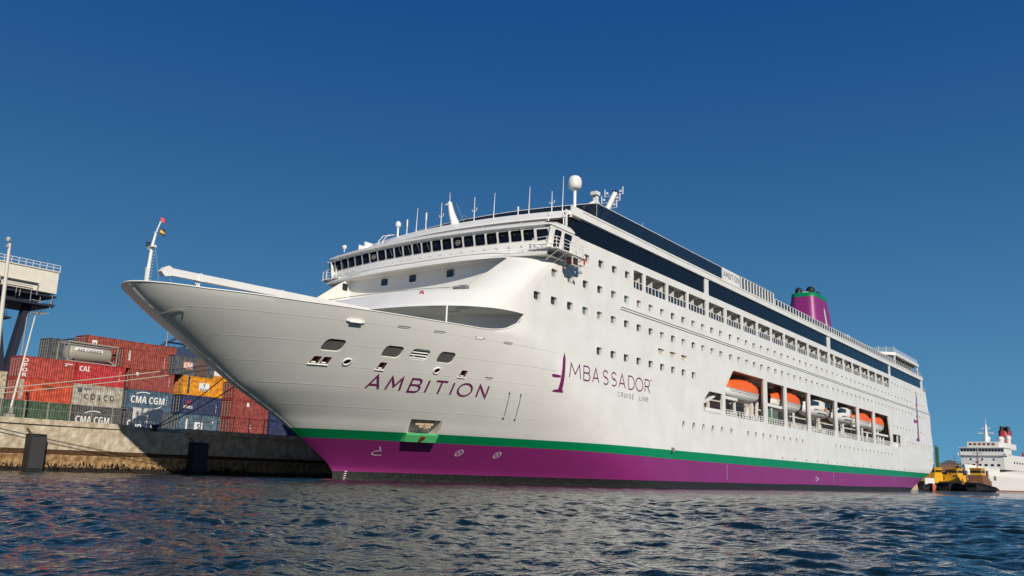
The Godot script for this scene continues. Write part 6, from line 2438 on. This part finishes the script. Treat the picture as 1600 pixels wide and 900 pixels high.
	for a in [[16.6, -6.5], [16.6, 0.0], [16.6, 6.5], [13.6, -8.5], [13.6, -5.0], [13.6, -1.5], [13.6, 2.0], [13.6, 5.5], [13.6, 9.0]]:
		m = MB.new()
		m.box(Vector3(-1.55, a[0], a[1]), Vector3(0.2, 1.1, 1.6 if a[0] < 15 else 0.8))
		part(s, "window", m, mats["glass_bridge"])
	m = MB.new()
	m.span(Vector3(1.5, 23.0, -9), Vector3(40, 26.0, 9))
	part(s, "upper_house", m, W)
	for k in 6:
		m = MB.new()
		m.box(Vector3(1.45, 24.7, -7 + 2.6 * k), Vector3(0.2, 1.2, 1.5))
		part(s, "window", m, mats["brown_far"])
	m = MB.new()
	m.tube([Vector3(9, 26, 0), Vector3(10.6, 35.5, 0)], [1.5, 0.6], 12)
	m.box(Vector3(10.0, 31.0, 0), Vector3(1.6, 0.5, 8.5))
	m.box(Vector3(10.3, 33.6, 0), Vector3(1.2, 0.5, 4.5))
	m.tube([Vector3(10.6, 35.4, 0), Vector3(10.8, 38.5, 0)], 0.15, 6)
	part(s, "mast", m, W)
	for a in [[22.0, 28.0, 5.0, 2.2], [26.0, 28.5, -4.0, 2.0], [31.0, 29.0, 7.0, 1.8]]:
		m = MB.new()
		m.lathe([Vector2(a[3] * 0.7, -3), Vector2(a[3] * 0.8, -0.6), Vector2(a[3], 0.2), Vector2(a[3] * 0.8, 1.3), Vector2(a[3] * 0.4, 1.8), Vector2(0, 1.9)], Transform3D(Basis.IDENTITY, Vector3(a[0], a[1], a[2])), 14)
		part(s, "radome", m, W)
	m = MB.new()
	var fr := []
	for i in 2:
		var ring := []
		for p in rrect(49.0 + 3.0 * i, 0, 11.0 - 2.0 * i, 7.0 - 1.2 * i, 2.4, 5): ring.append(Vector3(p.x, 26.0 + 8.5 * i, p.y))
		fr.append(ring)
	m.skin(fr, true, -1.0)
	part(s, "funnel", m, mat("far_funnel_red", 0.42, 0.055, 0.05, 0.5))
	m = MB.new()
	for a in [[50.0, -1.5], [53.0, 1.5], [55.0, -1.0]]: m.tube([Vector3(a[0], 33.8, a[1]), Vector3(a[0] + 0.5, 37.0, a[1])], 1.2, 10)
	m.box(Vector3(52.0, 33.6, 0), Vector3(8.9, 2.2, 5.7))
	part(s, "funnel_cap", m, mats["black"])
	for k in 7:
		m = MB.new()
		m.tube([Vector3(44 + 12 * k, 21.3, 11.5), Vector3(45 + 12 * k, 21.0, 11.8), Vector3(52 + 12 * k, 21.0, 11.8), Vector3(53 + 12 * k, 21.3, 11.5)], [0.3, 1.3, 1.3, 0.3], 10)
		part(s, "lifeboat", m, mats["orange"] if k % 2 == 0 else W)
	for k in 18:
		m = MB.new()
		m.box(Vector3(20 + 6 * k, 15.5, 12.22), Vector3(2.4, 1.0, 0.2))
		part(s, "window", m, mats["glass_bridge"])
	m = MB.new()
	m.box(Vector3(-14, 6.6, 9.7), Vector3(1.8, 2.2, 0.8), Basis(Vector3.UP, 0.5))
	part(s, "anchor", m, mat("far_brown", 0.14, 0.08, 0.06, 0.7))
	m = MB.new()
	m.tube([Vector3(-10, 12, 0), Vector3(-10, 22.5, 0)], 0.3, 6)
	m.tube([Vector3(-10, 19.5, -3), Vector3(-10, 19.5, 3)], 0.2, 6)
	part(s, "foremast", m, mats["grey"])
	# green column of a dock crane
	o = thing("green_tower", "green steel tower standing close behind the cruise ship's stern", "tower", Vector3(674, 2.2, -69.5))
	m = MB.new()
	for k in 2: m.span(Vector3(-2.0, 0, -1.2 + 1.2 * k), Vector3(0.6, 28.6 - 1.0 * k, -0.2 + 1.2 * k))
	part(o, "column", m, mat("tower_green", 0.055, 0.15, 0.085, 0.6))
	for k in 9:
		m = MB.new()
		m.box(Vector3(-2.1, 1.5 + 3.1 * k, 0), Vector3(0.3, 0.3, 2.6))
		part(o, "rib", m, mat("tower_green", 0.055, 0.15, 0.085, 0.6))
	# far shore with its buildings
	m = MB.new()
	m.span(Vector3(620, -2, -400), Vector3(1500, 2.2, 300))
	ground("far_shore", m, mat("shore", 0.16, 0.15, 0.13, 0.9))
	rng.seed = 44
	var cols := [mats["white_far"], mats["cream"], mat("shore_grey", 0.25, 0.25, 0.25, 0.7), mat("shore_brick", 0.24, 0.15, 0.11, 0.8), mat("shore_roof", 0.13, 0.12, 0.12, 0.8)]
	var tone := ["white", "cream", "grey", "brick", "dark roofed"]
	for i in 16:
		var ci := rng.randi() % 5
		var z := -150.0 + 13.5 * i
		var x := 640.0 + rng.randf_range(0, 40)
		var hgt := rng.randf_range(8, 22)
		var b := thing("harbour_building", "low %s harbour building on the far shore, %s from the left" % [tone[ci], ORD[i]], "building", Vector3(x, 2.2, z), 0.0, "buildings on the far shore")
		m = MB.new()
		m.span(Vector3(0, 0, 0), Vector3(14, hgt, 11.5))
		part(b, "wall", m, cols[ci])
		m = MB.new()
		m.prism(PackedVector2Array([Vector2(-0.5, 0), Vector2(12.0, 0), Vector2(5.75, 3.0)]), Transform3D(Basis(Vector3(0, 0, 1), Vector3(0, 1, 0), Vector3(-1, 0, 0)), Vector3(14.2, hgt, 0)), 14.4)
		part(b, "roof", m, cols[4])
		for k in 3:
			m = MB.new()
			m.box(Vector3(-0.05, hgt * 0.5, 2.0 + 3.6 * k), Vector3(0.2, hgt * 0.25, 1.6))
			part(b, "window", m, mats["glass_bridge"])
	o = thing("office_tower", "dark blue glass office tower at the right edge behind the far ship", "building", Vector3(900, 2.2, -28))
	m = MB.new()
	m.span(Vector3(0, 0, 0), Vector3(40, 47, 30))
	part(o, "core", m, mat("tower_blue", 0.035, 0.05, 0.085, 0.3))
	for k in 12:
		m = MB.new()
		m.box(Vector3(-0.1, 3.0 + 3.8 * k, 15), Vector3(0.5, 0.9, 30.2))
		part(o, "floor_band", m, mat("tower_band", 0.10, 0.12, 0.16, 0.5))

# ---------------------------------------------------------------- water
func axis(from: float, to: float, mid: float, d0: float, g: float) -> PackedFloat32Array:
	var a := PackedFloat32Array()
	var x := mid
	while x > from:
		x -= d0 + g * absf(x - mid) + 0.03 * maxf(0.0, absf(x - mid) - 110.0)
		a.append(x)
	a.reverse()
	a.append(mid)
	x = mid
	while x < to:
		x += d0 + g * absf(x - mid) + 0.03 * maxf(0.0, absf(x - mid) - 110.0)
		a.append(x)
	return a

func build_water() -> void:
	var cx := -28.0
	var cz := 51.0
	var ax := axis(-50.0, 1600.0, cx, 0.055, 0.0052)
	var az := axis(-900.0, 76.0, cz, 0.055, 0.0052)
	var waves := []
	rng.seed = 2024
	for i in 52:
		var lam := 0.22 * pow(1.072, i)                      # 0.22 m to about 8 m
		var th := 0.55 + rng.randfn(0.0, 0.75)
		var k := TAU / lam
		var amp := 0.0079 * lam * rng.randf_range(0.7, 1.3)
		if lam > 0.9: amp *= pow(0.9 / lam, 0.85)
		waves.append([k * cos(th), k * sin(th), rng.randf_range(0, TAU), amp, lam])
	waves.reverse()
	var nx := ax.size()
	var nz := az.size()
	var v := PackedVector3Array()
	var n := PackedVector3Array()
	v.resize(nx * nz)
	n.resize(nx * nz)
	var gust := FastNoiseLite.new()
	gust.seed = 4
	gust.frequency = 0.03
	var chop := FastNoiseLite.new()
	chop.seed = 19
	chop.frequency = 0.28
	chop.fractal_octaves = 2
	for j in nz:
		var z := az[j]
		var sz := 0.055 + 0.0052 * absf(z - cz) + 0.03 * maxf(0.0, absf(z - cz) - 110.0)
		for i in nx:
			var x := ax[i]
			var sp := 0.055 + 0.0052 * absf(x - cx) + 0.03 * maxf(0.0, absf(x - cx) - 110.0)
			if sz > sp: sp = sz
			var h := 0.0
			var dx := 0.0
			var dz := 0.0
			# ruffled and calmer patches, and short bursts of chop within them
			var burst := clampf(0.5 + 0.9 * chop.get_noise_2d(x, z), 0.0, 1.0)
			var gu := 1.0 + 0.6 * gust.get_noise_2d(x, z)
			var gs := gu * (0.78 + 0.62 * burst * burst)
			for w in waves:
				var lam: float = w[4]
				if lam < sp * 2.8: break
				var ph: float = w[0] * x + w[1] * z + w[2]
				var a: float = w[3] * (gs if lam < 1.2 else gu)
				var s := sin(ph)
				var c := cos(ph)
				# peaked crests
				var ph2 := ph + 0.45 * c
				var s2 := sin(ph2)
				h += a * (s2 + 0.3 * (s2 * s2 - 0.5))
				var sl := a * cos(ph2) * (1.0 + 0.6 * s2) * (1.0 - 0.45 * s)
				dx += sl * w[0]
				dz += sl * w[1]
			v[j * nx + i] = Vector3(x, h, z)
			n[j * nx + i] = Vector3(-dx, 1.0, -dz).normalized()
	var idx := PackedInt32Array()
	for j in nz - 1:
		for i in nx - 1:
			var a := j * nx + i
			idx.append(a); idx.append(a + 1); idx.append(a + nx + 1)
			idx.append(a); idx.append(a + nx + 1); idx.append(a + nx)
	var arr := []
	arr.resize(Mesh.ARRAY_MAX)
	arr[Mesh.ARRAY_VERTEX] = v
	arr[Mesh.ARRAY_NORMAL] = n
	arr[Mesh.ARRAY_INDEX] = idx
	var m := ArrayMesh.new()
	m.add_surface_from_arrays(Mesh.PRIMITIVE_TRIANGLES, arr)
	var wm := mat("sea_water", 0.005, 0.014, 0.011, 0.02)
	wm.metallic_specular = 0.3
	wm.uv1_triplanar = true
	wm.uv1_world_triplanar = true
	wm.uv1_scale = Vector3.ONE * 0.35
	bumpy(wm, normal_tex("ripple", 14, 0.022, 7.0, 5, 512), 0.6)
	var o := ground("water", m, wm)
	o.set_meta("label", "dark choppy harbour water in front of the ship")

# ---------------------------------------------------------------- scene
func _ready() -> void:
	rng.seed = 1
	# camera
	var cam := Camera3D.new()
	cam.name = "camera"
	add_child(cam)
	cam.transform = Transform3D(Basis(Vector3(0.58274695, 0.03127236, 0.81205174), Vector3(-0.18546806, 0.9780052, 0.09543286), Vector3(-0.79120641, -0.20622287, 0.57572957)), Vector3(-33.978, 1.089, 59.717))
	cam.fov = 36.1686
	cam.near = 0.1
	cam.far = 6000.0
	cam.current = true
	# sky
	var sky_mat := ProceduralSkyMaterial.new()
	sky_mat.sky_top_color = Color(0.002, 0.050, 0.222).linear_to_srgb()
	sky_mat.sky_horizon_color = Color(0.118, 0.345, 0.55).linear_to_srgb()
	sky_mat.sky_curve = 0.165
	sky_mat.ground_bottom_color = Color(0.02, 0.03, 0.035).linear_to_srgb()
	sky_mat.ground_horizon_color = Color(0.17, 0.24, 0.29).linear_to_srgb()
	sky_mat.sun_angle_max = 8.0
	var sky := Sky.new()
	sky.sky_material = sky_mat
	var env := Environment.new()
	env.background_mode = Environment.BG_SKY
	env.sky = sky
	env.tonemap_mode = Environment.TONE_MAPPER_LINEAR
	env.tonemap_exposure = 1.0
	env.sdfgi_enabled = true
	env.ssao_enabled = true
	env.ssil_enabled = true
	var we := WorldEnvironment.new()
	we.name = "world"
	we.environment = env
	add_child(we)
	# sun
	var sun := DirectionalLight3D.new()
	sun.name = "sun"
	add_child(sun)
	sun.look_at_from_position(Vector3.ZERO, Vector3(0.65, -0.585, -1.0))
	sun.light_color = Color(1.0, 0.962, 0.893)
	sun.light_energy = 1.42
	sun.light_angular_distance = 0.5
	sun.shadow_enabled = true

	make_materials()
	build_water()
	build_quay()
	build_ship()
	build_containers()
	build_poles()
	build_far()
	# boats in the bays
	lifeboat(80.2, 93.2, 11.95, 12.35, "orange-topped lifeboat in the forwardmost bay of the promenade")
	lifeboat(98.8, 112.0, 11.95, 12.35, "orange-topped lifeboat second from the bow in the promenade bays")
	tender(113.4, 127.6, 12.1, 12.35, "white tender boat next to the second orange lifeboat")
	tender(130.0, 143.0, 12.1, 12.35, "white tender boat further aft, between the other tender and two lifeboats")
	lifeboat(143.6, 154.6, 11.95, 12.35, "orange-topped lifeboat just aft of the two white tenders")
	lifeboat(155.6, 166.0, 11.95, 12.35, "orange-topped lifeboat in the aftmost bay of the promenade")
	# flags on the foremast
	flag("small red flag flying at the top of the foremast", Vector3(2.52, 19.0, 0), 0.42, 0.34, [mats["red"], mats["red"]])
	flag("small black and yellow flag hanging below the foremast top", Vector3(2.55, 17.95, 0.03), 0.42, 0.6, [mats["black"], mats["yellow"], mats["black"]])
	# ropes
	rope("upper of two pale bow ropes running left to the quay", Vector3(10.85, 9.25, -2.6), Vector3(-9.2, 4.95, -18.3), 0.25, 0.036, mats["rope_pale"])
	rope("lower of two pale bow ropes running left to the quay", Vector3(11.2, 8.95, -2.6), Vector3(-9.0, 4.75, -18.3), 0.35, 0.036, mats["rope_pale"])
	rope("upper of two dark ropes from the bow to the bollard at the coping gap", Vector3(13.4, 8.9, -4.6), Vector3(16.0, 4.45, -18.9), 0.25, 0.045, mats["rope_dark"])
	rope("lower of two dark ropes from the bow to the bollard at the coping gap", Vector3(15.2, 8.3, -5.2), Vector3(16.1, 4.4, -18.9), 0.3, 0.045, mats["rope_dark"])
